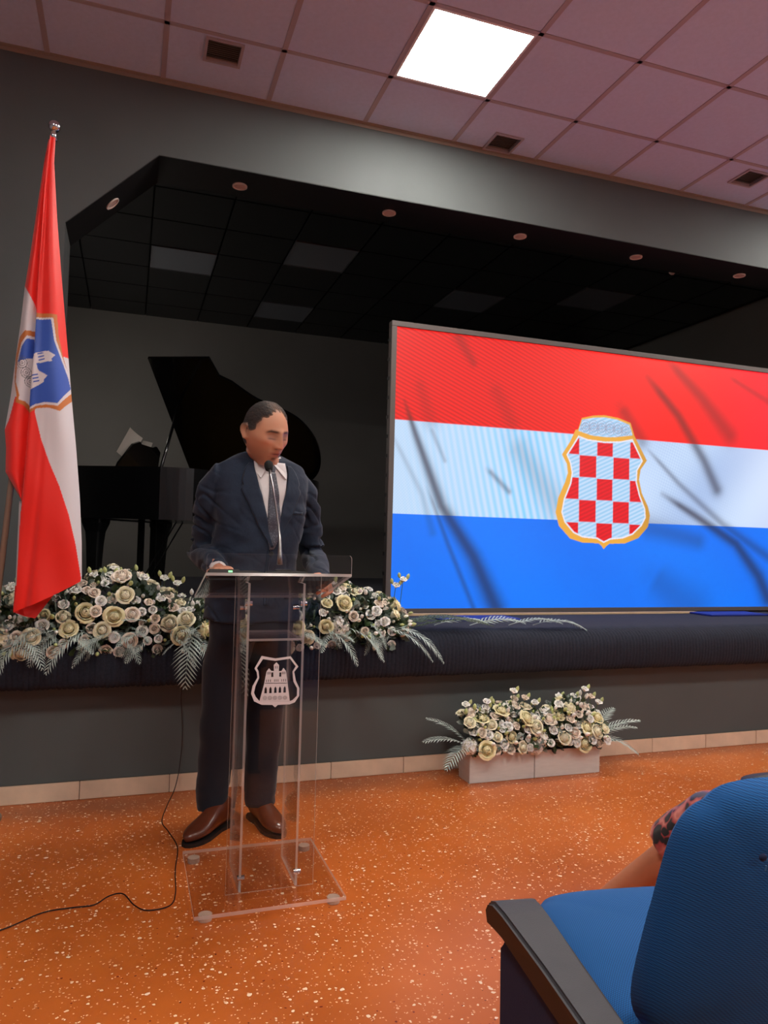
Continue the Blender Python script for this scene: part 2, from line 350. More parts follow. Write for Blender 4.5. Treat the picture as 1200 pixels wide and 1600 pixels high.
# ribbed carpet nosing: a profile rolled over the edge with ribs across it
prof = [(3.80, .752), (3.74, .753), (3.68, .748), (3.64, .737), (3.61, .715), (3.597, .685), (3.593, .64), (3.597, .59), (3.605, .555), (3.62, .535), (3.65, .528), (3.74, .528)]
pitch_ = .0225; nx = int((X1-X0)/pitch_)*6+1; xs = np.linspace(X0, X1, nx); ph = np.abs(np.sin(np.arange(nx)/6*PI)); ribs = .0055*ph**.55
Pn = np.zeros((len(prof), nx, 3)); ctr = np.array([3.72, .64])
for i, (y, z) in enumerate(prof):
    a = np.array(prof[max(i-1, 0)]); b = np.array(prof[min(i+1, len(prof)-1)]); d = (b-a)/np.linalg.norm(b-a); nn = np.array([-d[1], d[0]])
    nn = nn if nn@(np.array([y, z])-ctr) > 0 else -nn
    k = 1 if 1 < i < len(prof)-1 else .15
    wob = .0018*np.sin(xs*37+i)+.0012*np.sin(xs*91+2*i)
    Pn[i, :, 0] = xs; Pn[i, :, 1] = y+nn[0]*(ribs*k+wob); Pn[i, :, 2] = z+nn[1]*(ribs*k+wob)
link('carpet_nosing', grid_mesh('carpet_nosing', Pn, M_nose, smooth=False), st)
# skirting tiles
sk = MB().box((X0, 3.733, 0), (X1, 3.74, .084)).build('baseboard_stage', M_skirtgap); tag(sk, 'beige stone skirting along the foot of the stage', kind='structure')
tm = MB().box((.0015, 3.724, .001), (.3985, 3.7345, .083), bev=.0015).mesh('tile', M_skirt); k = 0
while -.174-.4*7+.4*k + .4 <= X1: link('tile', tm, sk, (-.174-.4*6+.4*k, 0, 0)); k += 1
# ------------------------------------------------------------------ LED screen
sx0, sx1, sz0, sz1, SY = 1.637, 4.975, .79, 2.668, 4.6
scr = thing('led_screen', 'large LED screen showing a red, white and blue flag with a chequered shield', 'screen', ((sx0+sx1)/2, SY+.05, .75))
ox = (sx0+sx1)/2; oy = SY+.05
def Ls(x, y, z): return (x-ox, y-oy, z-.75)
M_sframe = mat('screen_frame_grey', (92, 84, 82), .45); M_srear = mat('screen_rear_black', (14, 14, 16), .5)
fw = .036
m = MB()
for a, b in (((sx0-fw, SY-.012, sz0-.03), (sx1+fw, SY+.05, sz0)), ((sx0-fw, SY-.012, sz1), (sx1+fw, SY+.05, sz1+fw)), ((sx0-fw, SY-.012, sz0), (sx0, SY+.05, sz1)), ((sx1, SY-.012, sz0), (sx1+fw, SY+.05, sz1))):
    m.box(Ls(*a), Ls(*b), bev=.002)
m.build('frame', M_sframe, scr)
NX_, NZ_ = 740, 416; ss = 2
X, Z = np.meshgrid(np.linspace(sx0, sx1, NX_*ss), np.linspace(sz1, sz0, NZ_*ss)); V = (sz1-Z)/(sz1-sz0); U = (X-sx0)/(sx1-sx0)
def C3(c): return np.array(lin(c))
img = np.zeros(X.shape+(3,))
red = C3((255, 22, 12)); blue = C3((0, 122, 255)); wh = C3((205, 226, 255))
img[:] = np.where((V < 1/3)[..., None], red, np.where((V < 2/3)[..., None], wh, blue))
def blend(mask, c):
    global img
    img = img*(1-mask[..., None]) + np.array(c)*mask[..., None]
redm = (V < 1/3).astype(float); whm = ((V >= 1/3) & (V < 2/3)).astype(float); blm = (V >= 2/3).astype(float)
blend(redm*np.clip((U-.72)/.3, 0, 1)*.6, C3((255, 28, 60)))
blend(whm*np.clip((U-.5)/.25, 0, 1)*(.5+.5*np.sin(U*19+V*11))*.55, C3((150, 175, 225)))
blend(whm*np.clip((U-.8)/.2, 0, 1)*.5, C3((226, 232, 255)))
# woven cloth rows and fine colour fringes shown by the screen
fade = np.clip((.56-U)/.3, 0, 1)
blend(redm*fade*(.5+.5*np.sin((X*.42+Z)*2*PI/.028))*.75, C3((190, 8, 14)))
blend(whm*np.clip(1-np.abs(U-.3)/.3, 0, 1)*(.5+.5*np.sin((X+.22*Z+.04*np.sin(U*9))*2*PI/.05))*.75, C3((95, 205, 255)))
blend(whm*np.clip((.22-U)/.22, 0, 1)*(.5+.5*np.sin(X*2*PI/.021)*np.sin(Z*2*PI/.021))*.45, C3((140, 195, 225)))
blend(whm*np.clip((U-.55)/.1, 0, 1)*np.clip((.9-U)/.2, 0, 1)*(.5+.5*np.sin((X+Z*.5)*2*PI/.034)*np.sin((Z-X*.5)*2*PI/.034))*.35, C3((120, 160, 215)))
blend(blm*(.5+.5*np.sin(U*14-V*6))*.22, C3((0, 80, 220)))
dark = {'r': C3((120, 30, 25)), 'w': C3((66, 62, 80)), 'b': C3((24, 48, 92))}
S = [([(1.705, 2.178), (1.794, 1.948), (1.991, 1.483), (2.238, 1.141), (2.417, .79)], .012, .075, .95), ([(1.885, 1.608), (2.045, 1.224), (2.246, .791)], .018, .02, .6),
     ([(2.068, 2.675), (2.209, 2.481)], .05, .03, .5), ([(3.662, 2.52), (3.949, 2.25), (4.197, 1.92), (4.323, 1.702)], .03, .055, .85), ([(3.855, 2.662), (4.161, 2.418), (4.446, 2.138)], .035, .075, .6),
     ([(3.423, 2.28), (3.616, 2.03)], .05, .06, .55), ([(3.807, 1.643), (4.108, 1.494), (4.515, 1.282), (4.742, 1.032), (4.841, .855)], .022, .075, .95), ([(3.657, 1.984), (3.955, 1.733), (4.387, 1.429), (4.84, 1.187)], .015, .045, .6),
     ([(3.606, 1.404), (4.141, 1.297)], .09, .07, .5), ([(2.333, 1.75), (2.5, 1.602)], .02, .022, .6), ([(2.518, 1.977), (2.888, 1.519)], .09, .11, .3), ([(4.443, 2.596), (4.835, 2.436)], .02, .03, .4),
     ([(3.726, 1.023), (4.085, .782)], .12, .2, .4), ([(1.894, 2.02), (2.008, 1.788)], .02, .015, .4), ([(2.36, 2.348), (2.516, 2.09)], .06, .06, .3), ([(1.62, 1.95), (1.85, 1.55), (1.93, 1.3)], .015, .03, .3), ([(1.80, 2.33), (1.90, 2.05)], .04, .06, .3)]
fold = np.zeros(X.shape)
for pts_, w0, w1, am in S:
    d, t = seglen(X, Z, pts_); wdt = w0+(w1-w0)*t; fold = np.maximum(fold, am*np.exp(-(d/wdt)**2)*np.clip(np.minimum(t*5+.35, 1), 0, 1))
for msk, kx in ((redm, 'r'), (whm, 'w'), (blm, 'b')): blend(fold*msk*.9, dark[kx])
SH_OUT = [(3.087, 2.166), (3.187, 2.192), (3.284, 2.202), (3.402, 2.191), (3.512, 2.162), (3.548, 2.067), (3.6, 1.986), (3.662, 1.889), (3.607, 1.818), (3.593, 1.742), (3.619, 1.642), (3.676, 1.543), (3.695, 1.476), (3.678, 1.392), (3.593, 1.305), (3.474, 1.262), (3.337, 1.256), (3.308, 1.236), (3.289, 1.215), (3.269, 1.24), (3.245, 1.257), (3.106, 1.26), (3.003, 1.286), (2.908, 1.376), (2.879, 1.471), (2.9, 1.577), (2.954, 1.692), (2.976, 1.758), (2.967, 1.823), (2.925, 1.889), (2.991, 1.987), (3.036, 2.076), (3.057, 2.08)]
SH_IN = [(3.07, 2.033), (3.142, 2.014), (3.287, 2.007), (3.424, 2.018), (3.531, 2.043), (3.58, 1.96), (3.626, 1.883), (3.577, 1.808), (3.573, 1.724), (3.604, 1.624), (3.651, 1.525), (3.657, 1.458), (3.622, 1.398), (3.543, 1.329), (3.454, 1.298), (3.346, 1.287), (3.288, 1.261), (3.23, 1.289), (3.106, 1.297), (3.03, 1.327), (2.954, 1.402), (2.927, 1.473), (2.946, 1.571), (2.996, 1.686), (3.009, 1.76), (2.993, 1.832), (2.962, 1.891), (3.019, 1.973), (3.061, 2.037)]
SH_CAP = [(3.089, 2.154), (3.188, 2.176), (3.284, 2.186), (3.392, 2.178), (3.502, 2.148), (3.531, 2.07), (3.384, 2.047), (3.286, 2.04), (3.17, 2.045), (3.06, 2.07)]
f1 = lambda m_: m_.astype(float)
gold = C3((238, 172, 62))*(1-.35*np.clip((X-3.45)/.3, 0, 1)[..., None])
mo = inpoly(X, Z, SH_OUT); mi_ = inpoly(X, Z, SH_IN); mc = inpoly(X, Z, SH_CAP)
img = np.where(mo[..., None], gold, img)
field = wh*.98 + (.5+.5*np.sin((X*-.45+Z)*2*PI/.03))[..., None]*(C3((120, 195, 235))-wh)*.7
img = np.where((mi_ | mc)[..., None], field, img)
edge = np.minimum(seglen(X, Z, SH_IN+SH_IN[:1])[0], 9)
xb = [2.9, 3.071, 3.2195, 3.362, 3.508, 3.7]; zb = [2.06, 1.896, 1.732, 1.571, 1.407, 1.24]
for r_ in range(5):
    for c_ in range(5):
        if (r_+c_) % 2 == 0:
            mm = (X > xb[c_]+.003) & (X < xb[c_+1]-.003) & (Z < zb[r_]-.003) & (Z > zb[r_+1]+.003) & mi_ & (edge > .011)
            if r_ == 0: mm &= Z < 1.998+.12*(X-3.29)**2*3
            img = np.where(mm[..., None], C3((226, 12, 28))*(1-.12*np.sin((X*-.45+Z)*2*PI/.03)[..., None]), img)
img = np.where((mi_ & (edge < .010))[..., None], C3((236, 236, 250)), img)
for kx in range(6):      # interlace pattern on the crown of the shield
    for sgn in (-1, 1):
        dd = np.hypot(X-(3.12+.07*kx), Z-(2.108+sgn*.012-.12*(3.29-(3.12+.07*kx))**2*2)); img = np.where((mc & (np.abs(np.mod(dd, .016)-.008) < .0016) & (dd < .042))[..., None], C3((150, 150, 180)), img)
img = img.reshape(NZ_, ss, NX_, ss, 3).mean((1, 3))
Pg = np.zeros((NZ_, NX_, 3)); xx, zz = np.meshgrid(np.linspace(sx0, sx1, NX_), np.linspace(sz1, sz0, NZ_)); Pg[..., 0] = xx-ox; Pg[..., 1] = SY-oy; Pg[..., 2] = zz-.75
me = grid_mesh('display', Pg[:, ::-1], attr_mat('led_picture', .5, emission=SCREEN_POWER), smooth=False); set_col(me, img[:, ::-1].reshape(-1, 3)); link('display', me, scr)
# rear cabinets of the screen, side latches
cw = (sx1-sx0)/7; ch = (sz1-sz0)/4
cm = MB().box((.004, .012, .004), (cw-.004, .085, ch-.004), bev=.006).box((cw*.35, .085, ch*.3), (cw*.65, .11, ch*.7), bev=.01).mesh('cabinet', M_srear)
for i in range(7):
    for j in range(4): link('cabinet', cm, scr, Ls(sx0+cw*i, SY, sz0+ch*j))
lm_ = MB().box((-.006, 0, -.012), (0, .03, .012), bev=.002).mesh('latch', M_srear)
for j in range(14): link('latch', lm_, scr, Ls(sx0-fw, SY+.02, sz0+.1+.13*j))
bm_ = MB().box((-.04, 0, 0), (.04, .3, .012)).box((-.025, .085, 0), (.025, .11, .5)).mesh('foot', M_srear)
for q in (.4, 1.4, 2.4, 3.0): link('foot', bm_, scr, (sx0+q-ox, -.03, 0))
tag(MB().box((1.66, 4.50, .7505), (4.05, 4.53, .765), bev=.002).build('wooden_batten', mat('pale_pine', (205, 175, 140), .6, var=.1, vscale=12)), 'thin pale wooden batten lying on the stage under the screen', 'batten')
M_mat = mat('blue_mat', (24, 44, 140), .7)
for x, y, lb in ((2.1, 4.28, 'flat blue mat on the stage under the left of the screen, behind the palm leaves'), (4.25, 4.4, 'flat blue mat on the stage under the right of the screen')):
    tag(MB().box((-.27, -.12, 0), (.27, .12, .012), bev=.004).build('floor_mat', M_mat, loc=(x, y, .751)), lb, 'mat')

# ------------------------------------------------------------------ flag on its pole
FY = 3.47
FL = [(2.95, -.4), (2.861, -.412), (2.629, -.433), (2.427, -.45), (2.284, -.465), (2.115, -.475), (1.974, -.487), (1.806, -.5), (1.661, -.516), (1.585, -.508), (1.481, -.506), (1.355, -.436), (1.149, -.435), (.985, -.436), (.89, -.447)]
FR = [(2.956, -.369), (2.841, -.37), (2.586, -.347), (2.361, -.322), (2.165, -.299), (1.996, -.279), (1.828, -.26), (1.603, -.232), (1.379, -.208), (1.182, -.192), (1.028, -.186), (.89, -.18)]
FD = [(2.938, -.389), (2.72, -.401), (2.491, -.405), (2.292, -.409), (2.179, -.41), (2.01, -.410), (1.869, -.417), (1.73, -.419), (1.535, -.424), (1.369, -.430), (1.314, -.434), (.89, -.445)]
def itp(tab, z):
    t = sorted(tab); return np.interp(z, [a for a, _ in t], [b for _, b in t])
flag = thing('flag', 'tall red and white flag with a blue castle shield on a leaning pole', 'flag', (-.585, 3.55, 0))
fo = np.array([-.585, 3.55, 0])
NR, NC = 700, 130
t_ = np.linspace(0, 1, NR)[:, None]; s_ = np.linspace(0, 1, NC)[None, :]
zbot = .895+(1.025-.895)*s_**1.1+.0*t_; Zf = 2.95+(zbot-2.95)*t_
xl = itp(FL, Zf); xr = itp(FR, Zf); Xf = xl+(xr-xl)*s_; xf_ = itp(FD, Zf)
wid = np.clip(xr-xl, .02, 1)
sf = (xf_-xl)/wid
left = Xf < xf_
ll = np.clip((Xf-xl)/np.clip(xf_-xl, .008, 1), 0, 1); rr = np.clip((Xf-xf_)/np.clip(xr-xf_, .008, 1), 0, 1)
yl = .012-.055*np.sin(PI*np.clip(ll*.85+.1, 0, 1))*np.clip(wid/.15, 0, 1); yr = -.075*np.sin(PI*(rr*.80+.12))**.8*np.clip(wid/.22, .15, 1)
amp = np.clip((2.95-Zf)/1.6, 0, 1)
yy = np.where(left, yl+.012*(1-np.exp(-((ll-1)/.25)**2)), yr-.02*np.exp(-(rr/.12)**2))
yy = yy + amp*(.006*np.sin(rr*9+Zf*2.4)*(~left)+.010*np.exp(-((rr-(.28+.22*(Zf-1.4)))/.06)**2)*(~left)*np.clip((1.75-Zf)*2, 0, 1)) + .004*np.sin((Xf*1.5+Zf)*13)*amp
Pf = np.stack([Xf, FY+yy, Zf], -1)-fo
W_, R_, G_, B_ = C3((222, 214, 220)), C3((246, 28, 12)), C3((204, 116, 48)), C3((44, 86, 186))
cf_ = np.zeros(Pf.shape); cf_[:] = R_
RL = [(1.737, -.397), (1.622, -.367), (1.527, -.332), (1.431, -.29), (1.307, -.247), (1.182, -.216), (1.042, -.19)]
right = ~left
lowr = right & (Zf < 1.985) & (Xf > np.where(Zf > 1.76, -.5, itp(RL, Zf)))
cf_[lowr] = W_
W1 = [(2.284, -.465), (2.245, -.443), (2.206, -.421), (2.173, -.41)]
lw = left & (Zf < 2.284) & ((Zf < 2.173) | (Xf < itp(W1, Zf)))
cf_[lw] = W_
redl = left & (Zf < 1.80) & (Xf > np.interp(Zf, [1.60, 1.661, 1.70, 1.78, 1.80], [-.53, -.516, -.50, -.483, -.478])); cf_[redl] = R_
def paint(poly, c, side):
    cf_[inpoly(Xf, Zf, poly) & side] = c
paint([(-.406, 2.16), (-.327, 2.161), (-.319, 2.077), (-.3, 1.994), (-.273, 1.906), (-.255, 1.87), (-.25, 1.805), (-.298, 1.745), (-.342, 1.756), (-.387, 1.752), (-.417, 1.73), (-.44, 1.75), (-.44, 2.16)], G_, right)
paint([(-.43, 2.14), (-.341, 2.144), (-.325, 2.047), (-.300, 1.98), (-.268, 1.897), (-.25, 1.86), (-.262, 1.828), (-.307, 1.766), (-.355, 1.769), (-.393, 1.76), (-.43, 1.735)], W_, right)
paint([(-.43, 2.131), (-.349, 2.136), (-.333, 2.047), (-.307, 1.979), (-.275, 1.897), (-.263, 1.85), (-.309, 1.777), (-.355, 1.779), (-.393, 1.770), (-.43, 1.744)], B_, right)
paint([(-.40, 2.09), (-.451, 2.084), (-.473, 2.059), (-.487, 1.974), (-.485, 1.863), (-.473, 1.803), (-.478, 1.776), (-.444, 1.765), (-.41, 1.725)], G_, left)
paint([(-.40, 2.066), (-.443, 2.063), (-.464, 2.032), (-.478, 1.961), (-.48, 1.864), (-.462, 1.809), (-.464, 1.788), (-.439, 1.783), (-.41, 1.755)], W_, left)
paint([(-.40, 2.055), (-.443, 2.05), (-.462, 2.015), (-.474, 1.950), (-.40, 1.979)], B_, left)
paint([(-.43, 1.968), (-.397, 1.989), (-.352, 2.0), (-.350, 1.995), (-.325, 1.983), (-.340, 1.966), (-.337, 1.956), (-.395, 1.942), (-.43, 1.935)], W_, right)
paint([(-.43, 1.93), (-.399, 1.945), (-.392, 1.918), (-.384, 1.909), (-.352, 1.892), (-.366, 1.874), (-.366, 1.863), (-.413, 1.831), (-.43, 1.82)], W_, right)
paint([(-.418, 2.05), (-.408, 2.05), (-.412, 2.0), (-.418, 1.99)], W_, right)
for (cx, cz) in ((-.385, 1.972), (-.402, 1.878)):
    for q in range(3):
        a = cx+.0; b = cz+.013-.013*q; paint([(a-.012+.003*q, b), (a+.012+.003*q, b+.006), (a+.013+.003*q, b+.001), (a-.011+.003*q, b-.005)], B_, right)
for c_, r_ in (((-.457, 1.945), .026), ((-.440, 1.905), .024), ((-.425, 1.87), .024)):
    d = np.hypot(Xf-c_[0], (Zf-c_[1])*.85); cf_[left & (d < r_) & (np.abs(np.mod(d, .0075)-.004) < .0012)] = C3((90, 92, 100))
me = grid_mesh('cloth', Pf[:, ::-1], attr_mat('flag_satin', .5, sheen=.3, bump=.04, bscale=900)); set_col(me, cf_[:, ::-1].reshape(-1, 3))
cloth = link('cloth', me, flag)
# back fold of the cloth: closes the draped bundle
sb = np.linspace(0, 1, 24)[None, :]; zb_ = 2.95+(.915+.13*sb-2.95)*np.linspace(0, 1, 80)[:, None]
xb_ = itp(FL, zb_)+.006+(itp(FR, zb_)-itp(FL, zb_)-.012)*sb; ybk = FY+.01+.075*np.sin(PI*sb)*np.clip((2.95-zb_)/.8, .1, 1)
link('back_fold', grid_mesh('back_fold', (np.stack([xb_, ybk, zb_+0*sb], -1)-fo), mat('flag_white_cloth', (205, 198, 204), .6)), flag)
m = MB(); q = np.array
tri = [(-.449, FY+.005, 1.0), (-.27, FY+.01, 1.0), (-.32, FY+.02, .93), (-.365, FY+.0, .862), (-.405, FY-.01, .872), (-.452, FY+.0, .89)]
v1 = [tuple(np.array(p)-fo) for p in tri]; v2 = [tuple(np.array(p)+np.array([0, .006, 0])-fo) for p in tri]; n = len(tri)
m.add(v1+v2, [tuple(range(n)), tuple(range(2*n-1, n-1, -1))]+[(i, (i+1) % n, n+(i+1) % n, n+i) for i in range(n)])
m.build('inner_corner', mat('flag_red_cloth', (215, 24, 12), .6), flag)
zq = np.linspace(1.36, .95, 20)[:, None]; sq = np.linspace(0, 1, 5)[None, :]
link('white_hem', grid_mesh('white_hem', np.stack([-.452+.035*sq+0*zq, FY+.035+.01*sq+0*zq, zq+0*sq], -1)-fo, bpy.data.materials['flag_white_cloth']), flag)
# pole, finial, stand
ptop = Vector((-.381, 3.49, 2.985)); pbot = Vector((-.585, 3.55, .04)); po = Vector((-.585, 3.55, 0))
M_pole = mat('varnished_pole', (140, 120, 106), .25, coat=.5, var=.1, vscale=5)
MB().loft([pbot-po, ptop-po], [.014, .012], 16).build('pole', M_pole, flag, smooth=True)
m = MB().ball(ptop+Vector((.003, 0, .028))-po, .026, 24, 14); m.loft([ptop-po-Vector((0, 0, .035)), ptop-po-Vector((0, 0, .005)), ptop-po+Vector((.001, 0, .004))], [.017, .012, .010], 20); m.build('finial', M_chrome, flag, smooth=True)
m = MB().loft([(0, 0, 0), (0, 0, .012), (0, 0, .02), (.002, 0, .05), (.012, 0, .2)], [.115, .115, .10, .03, .022], 36); m.build('stand', M_steel, flag, smooth=False)

# ------------------------------------------------------------------ acrylic lectern
def acrylic(name, tint, edge=False):
    k = NT(name); t = k.t; tr_ = k.n('ShaderNodeBsdfTransparent'); tr_.inputs[0].default_value = (*tint, 1)
    gl = k.n('ShaderNodeBsdfGlossy'); gl.inputs['Roughness'].default_value = .02 if not edge else .15; gl.inputs[0].default_value = (1, 1, 1, 1)
    lw_ = k.n('ShaderNodeLayerWeight'); lw_.inputs[0].default_value = .5; pw = k.n('ShaderNodeMath', operation='POWER'); pw.inputs[1].default_value = 4 if not edge else 2; k.l(lw_.outputs['Facing'], pw.inputs[0])
    fr = k.n('ShaderNodeMapRange'); fr.inputs[3].default_value = .018 if not edge else .12; fr.inputs[4].default_value = .8; k.l(pw.outputs[0], fr.inputs[0])
    mx = k.n('ShaderNodeMixShader'); k.l(fr.outputs[0], mx.inputs[0]); k.l(tr_.outputs[0], mx.inputs[1]); k.l(gl.outputs[0], mx.inputs[2]); last = mx.outputs[0]
    if edge:
        df = k.n('ShaderNodeBsdfTranslucent'); df.inputs[0].default_value = (.9, .85, .82, 1); d2 = k.n('ShaderNodeBsdfDiffuse'); d2.inputs[0].default_value = (.9, .86, .84, 1)
        a = k.n('ShaderNodeAddShader'); k.l(df.outputs[0], a.inputs[0]); k.l(d2.outputs[0], a.inputs[1])
        m2 = k.n('ShaderNodeMixShader'); m2.inputs[0].default_value = .22; k.l(last, m2.inputs[1]); k.l(a.outputs[0], m2.inputs[2]); last = m2.outputs[0]  # pale mix on the cut edges imitates light caught inside the sheet
    k.l(last, k.out.inputs[0]); return k.m
M_ac = acrylic('clear_acrylic', (.965, .955, .95)); M_ace = acrylic('acrylic_cut_edge', (.9, .88, .87), True)
lec = thing('lectern', 'clear acrylic lectern with a white shield emblem, in front of the speaker', 'lectern', (.49, 2.68, 0))
lo = Vector((.49, 2.68, 0)); TL = Matrix.Translation(-lo)
def ac(name, a, b, xf=TL): return MB().box(a, b, 0, xf=xf, edge_mi=1).build(name, [M_ac, M_ace], lec)
ac('base_plate', (.237, 2.43, .018), (.735, 2.945, .030))
for x in (.275, .70):
    for y in (2.465, 2.91):
        m = MB(); m.loft([(x-lo.x, y-lo.y, 0), (x-lo.x, y-lo.y, .018)], [.022, .022], 24); m.build('foot', mat('clear_rubber_foot', (185, 160, 145), .5) if 'clear_rubber_foot' not in bpy.data.materials else bpy.data.materials['clear_rubber_foot'], lec)
front = ac('front_panel', (.348, 2.546, .030), (.648, 2.552, 1.098))
for x in (.392, .585): ac('side_panel', (x, 2.554, .030), (x+.008, 2.80, 1.07))
ac('shelf', (.403, 2.556, .872), (.584, 2.80, .880))
slope = math.atan(.2575); DT = TL @ Matrix.Translation((.4935, 2.5, 1.108)) @ Matrix.Rotation(-slope, 4, 'X')
ac('desk_top', (-.25, 0, -.010), (.25, .42, 0), DT)
# upright front lip with rounded upper corners
lipo = [(-.249, 1.100), (.249, 1.100)] + [(.237+.012*math.cos(a), 1.160+.012*math.sin(a)) for a in (0, .4, .8, 1.2, 1.57)] + [(-.237+.012*math.cos(a), 1.160+.012*math.sin(a)) for a in (1.57, 1.97, 2.37, 2.77, 3.14)]
n = len(lipo); m = MB(); m.add([(x+.4935-lo.x, 2.492-lo.y, z) for x, z in lipo]+[(x+.4935-lo.x, 2.498-lo.y, z) for x, z in lipo], [tuple(range(n)), tuple(range(2*n-1, n-1, -1))], 0)
m.add([(x+.4935-lo.x, 2.492-lo.y, z) for x, z in lipo]+[(x+.4935-lo.x, 2.498-lo.y, z) for x, z in lipo], [(i, (i+1) % n, n+(i+1) % n, n+i) for i in range(n)], 1); m.build('front_lip', [M_ac, M_ace], lec)
for x in (.397, .590):
    for z, y in ((.075, 2.56), (1.0, 2.575), (.975, 2.70)):
        m = MB().loft([(x-.010-lo.x, y-lo.y, z), (x+.014-lo.x, y-lo.y, z)], [.009, .009], 14); m.build('bolt', M_chrome, lec, smooth=False)
M_em = mat('frosted_white_film', (214, 202, 204), .6)
LO = [(.444, .823), (.492, .813), (.545, .819), (.573, .783), (.559, .765), (.566, .734), (.579, .708), (.579, .682), (.564, .66), (.546, .654), (.505, .654), (.496, .646), (.486, .655), (.449, .657), (.423, .67), (.412, .696), (.416, .721), (.432, .75), (.429, .768), (.421, .781)]
LI = [(.449, .812), (.492, .805), (.543, .811), (.564, .784), (.553, .766), (.557, .732), (.571, .708), (.571, .682), (.556, .668), (.547, .665), (.441, .67), (.428, .685), (.422, .699), (.426, .721), (.438, .749), (.435, .771), (.429, .782)]
CA = [(.4415, .6705), (.456, .729), (.459, .749), (.463, .77), (.471, .78), (.479, .771), (.488, .77), (.487, .791), (.496, .8), (.505, .79), (.505, .769), (.514, .769), (.521, .78), (.53, .769), (.533, .75), (.537, .726), (.5465, .6655)]
holes = []
for x in (.4615, .478, .495, .511, .5275): holes.append([(x-.0045, .695), (x-.004, .711), (x, .718), (x+.004, .710), (x+.0045, .695)])
holes += [[(.479, .766), (.486, .766), (.487, .75), (.479, .75)], [(.507, .765), (.514, .765), (.514, .75), (.507, .75)], [(.458, .7305), (.536, .7285), (.536, .7262), (.458, .7282)]]
for x, z in ((.4665, .764), (.471, .764), (.4755, .764), (.493, .783), (.499, .783), (.5175, .763), (.522, .763), (.5265, .763), (.463, .738), (.470, .738), (.477, .738), (.491, .738), (.497, .738), (.503, .738), (.516, .738), (.523, .738), (.530, .738)): holes.append([(x-.0011, z-.005), (x+.0011, z-.005), (x+.0011, z+.004), (x-.0011, z+.004)])
def lz(lp): return [(x-lo.x, z) for x, z in lp]
shape2d('shield_outline', [lz(LO), lz(LI)], .0015, M_em, front, loc=(0, 2.5445-lo.y, 0)); shape2d('castle_emblem', [lz(CA)]+[lz(h) for h in holes], .0015, M_em, front, loc=(0, 2.5442-lo.y, 0))
for q in range(5):
    m = MB()
    for rr_ in (.0065, .0035): ring(m, rr_, rr_-.0008, 0, .0006, 18)
    m.build('interlace_ring', mat('engraved_line', (120, 110, 112), .6) if q == 0 else bpy.data.materials['engraved_line'], front, loc=(.459+.0175*q-lo.x, 2.5432-lo.y, .680-.0006*q), rot=(PI/2, 0, 0))
# folder, remote and microphone on the desk
def deskpt(x, v, h): p = Matrix.Translation((.4935, 2.5, 1.108)) @ Matrix.Rotation(-slope, 4, 'X') @ Vector((x-.4935, v, h)); return p
fd = thing('folder', 'open black folder lying on the lectern desk', 'folder', deskpt(.49, .27, .001)); fd.rotation_euler = (-slope, 0, 0)
M_fold = mat('black_leatherette', (12, 12, 14), .45)
for sgn in (-1, 1):
    nn_ = 10; top = []; bot = []
    for i in range(nn_+1):
        u_ = i/nn_; x = sgn*u_*.225; h = .004+.022*math.sin(PI*min(u_*1.1+.06, 1))*(1-u_*.3)+.012
        top.append((x, h)); bot.append((x, .0005))
    m = MB(); V_ = []
    for y in (-.14, .12): V_ += [(x, y, h) for x, h in top]+[(x, y, h) for x, h in bot]
    k = nn_+1; F_ = []
    for i in range(nn_): F_ += [(i, i+1, 2*k+i+1, 2*k+i), (k+i, 3*k+i, 3*k+i+1, k+i+1), (i, k+i, k+i+1, i+1), (2*k+i, 2*k+i+1, 3*k+i+1, 3*k+i)]
    F_ += [(0, 2*k, 3*k, k), (nn_, k+nn_, 3*k+nn_, 2*k+nn_)]
    m.add(V_, F_); m.build('cover', M_fold, fd)
    m = MB(); V_ = [(x*.93, y, h+.002) for y in (-.125, .11) for x, h in top]+[(x*.93, y, h+.0005) for y in (-.125, .11) for x, h in top]
    F_ = [(i, i+1, k+i+1, k+i) for i in range(nn_)]+[(2*k+i, 3*k+i, 3*k+i+1, 2*k+i+1) for i in range(nn_)]; m.add(V_, F_); m.build('page', mat('paper', (225, 220, 214), .8) if sgn < 0 else bpy.data.materials['paper'], fd)
rc = thing('remote_control', 'small black device with a green light on the left end of the lectern', 'remote control', deskpt(.31, .075, .001)); rc.rotation_euler = (-slope, 0, 0)
MB().box((-.055, -.03, 0), (.055, .03, .022), bev=.005).build('body', M_blackplastic, rc); MB().box((.012, -.0315, .010), (.026, -.0295, .016)).build('indicator', emit('green_led', (40, 255, 150), 1.2), rc)
mic = thing('microphone', 'black gooseneck microphone standing on the lectern', 'microphone', deskpt(.515, .09, .001)); mic.rotation_euler = (-slope, 0, 0)
Rm = Matrix.Rotation(slope, 4, 'X'); m0 = mic.location
MB().box((-.067, -.04, 0), (.067, .04, .018), bev=.005).box((-.03, -.03, .018), (.03, .03, .026), bev=.004).build('base', M_blackplastic, mic)
gp = [Vector(p) for p in ((.505, 2.585, 1.135), (.505, 2.59, 1.165), (.505, 2.60, 1.23), (.504, 2.625, 1.27), (.501, 2.68, 1.35), (.500, 2.74, 1.42), (.499, 2.79, 1.465), (.499, 2.815, 1.488))]
MB().loft([Rm @ (p-m0) for p in gp], [.010, .008, .0045, .0035, .0035, .0035, .0035, .0055], 12).build('gooseneck', M_steel, mic, smooth=True)
hd = Vector((.498, 2.83, 1.505)); d_ = Vector((0, .55, .83)).normalized()
MB().loft([Rm @ (hd+d_*t-m0) for t in (-.022, -.016, 0, .012, .02, .023)], [.007, .014, .0175, .0165, .011, .004], 18).build('windscreen', mat('foam_windscreen', (22, 24, 26), .95, bump=.5, bscale=500), mic, smooth=True)
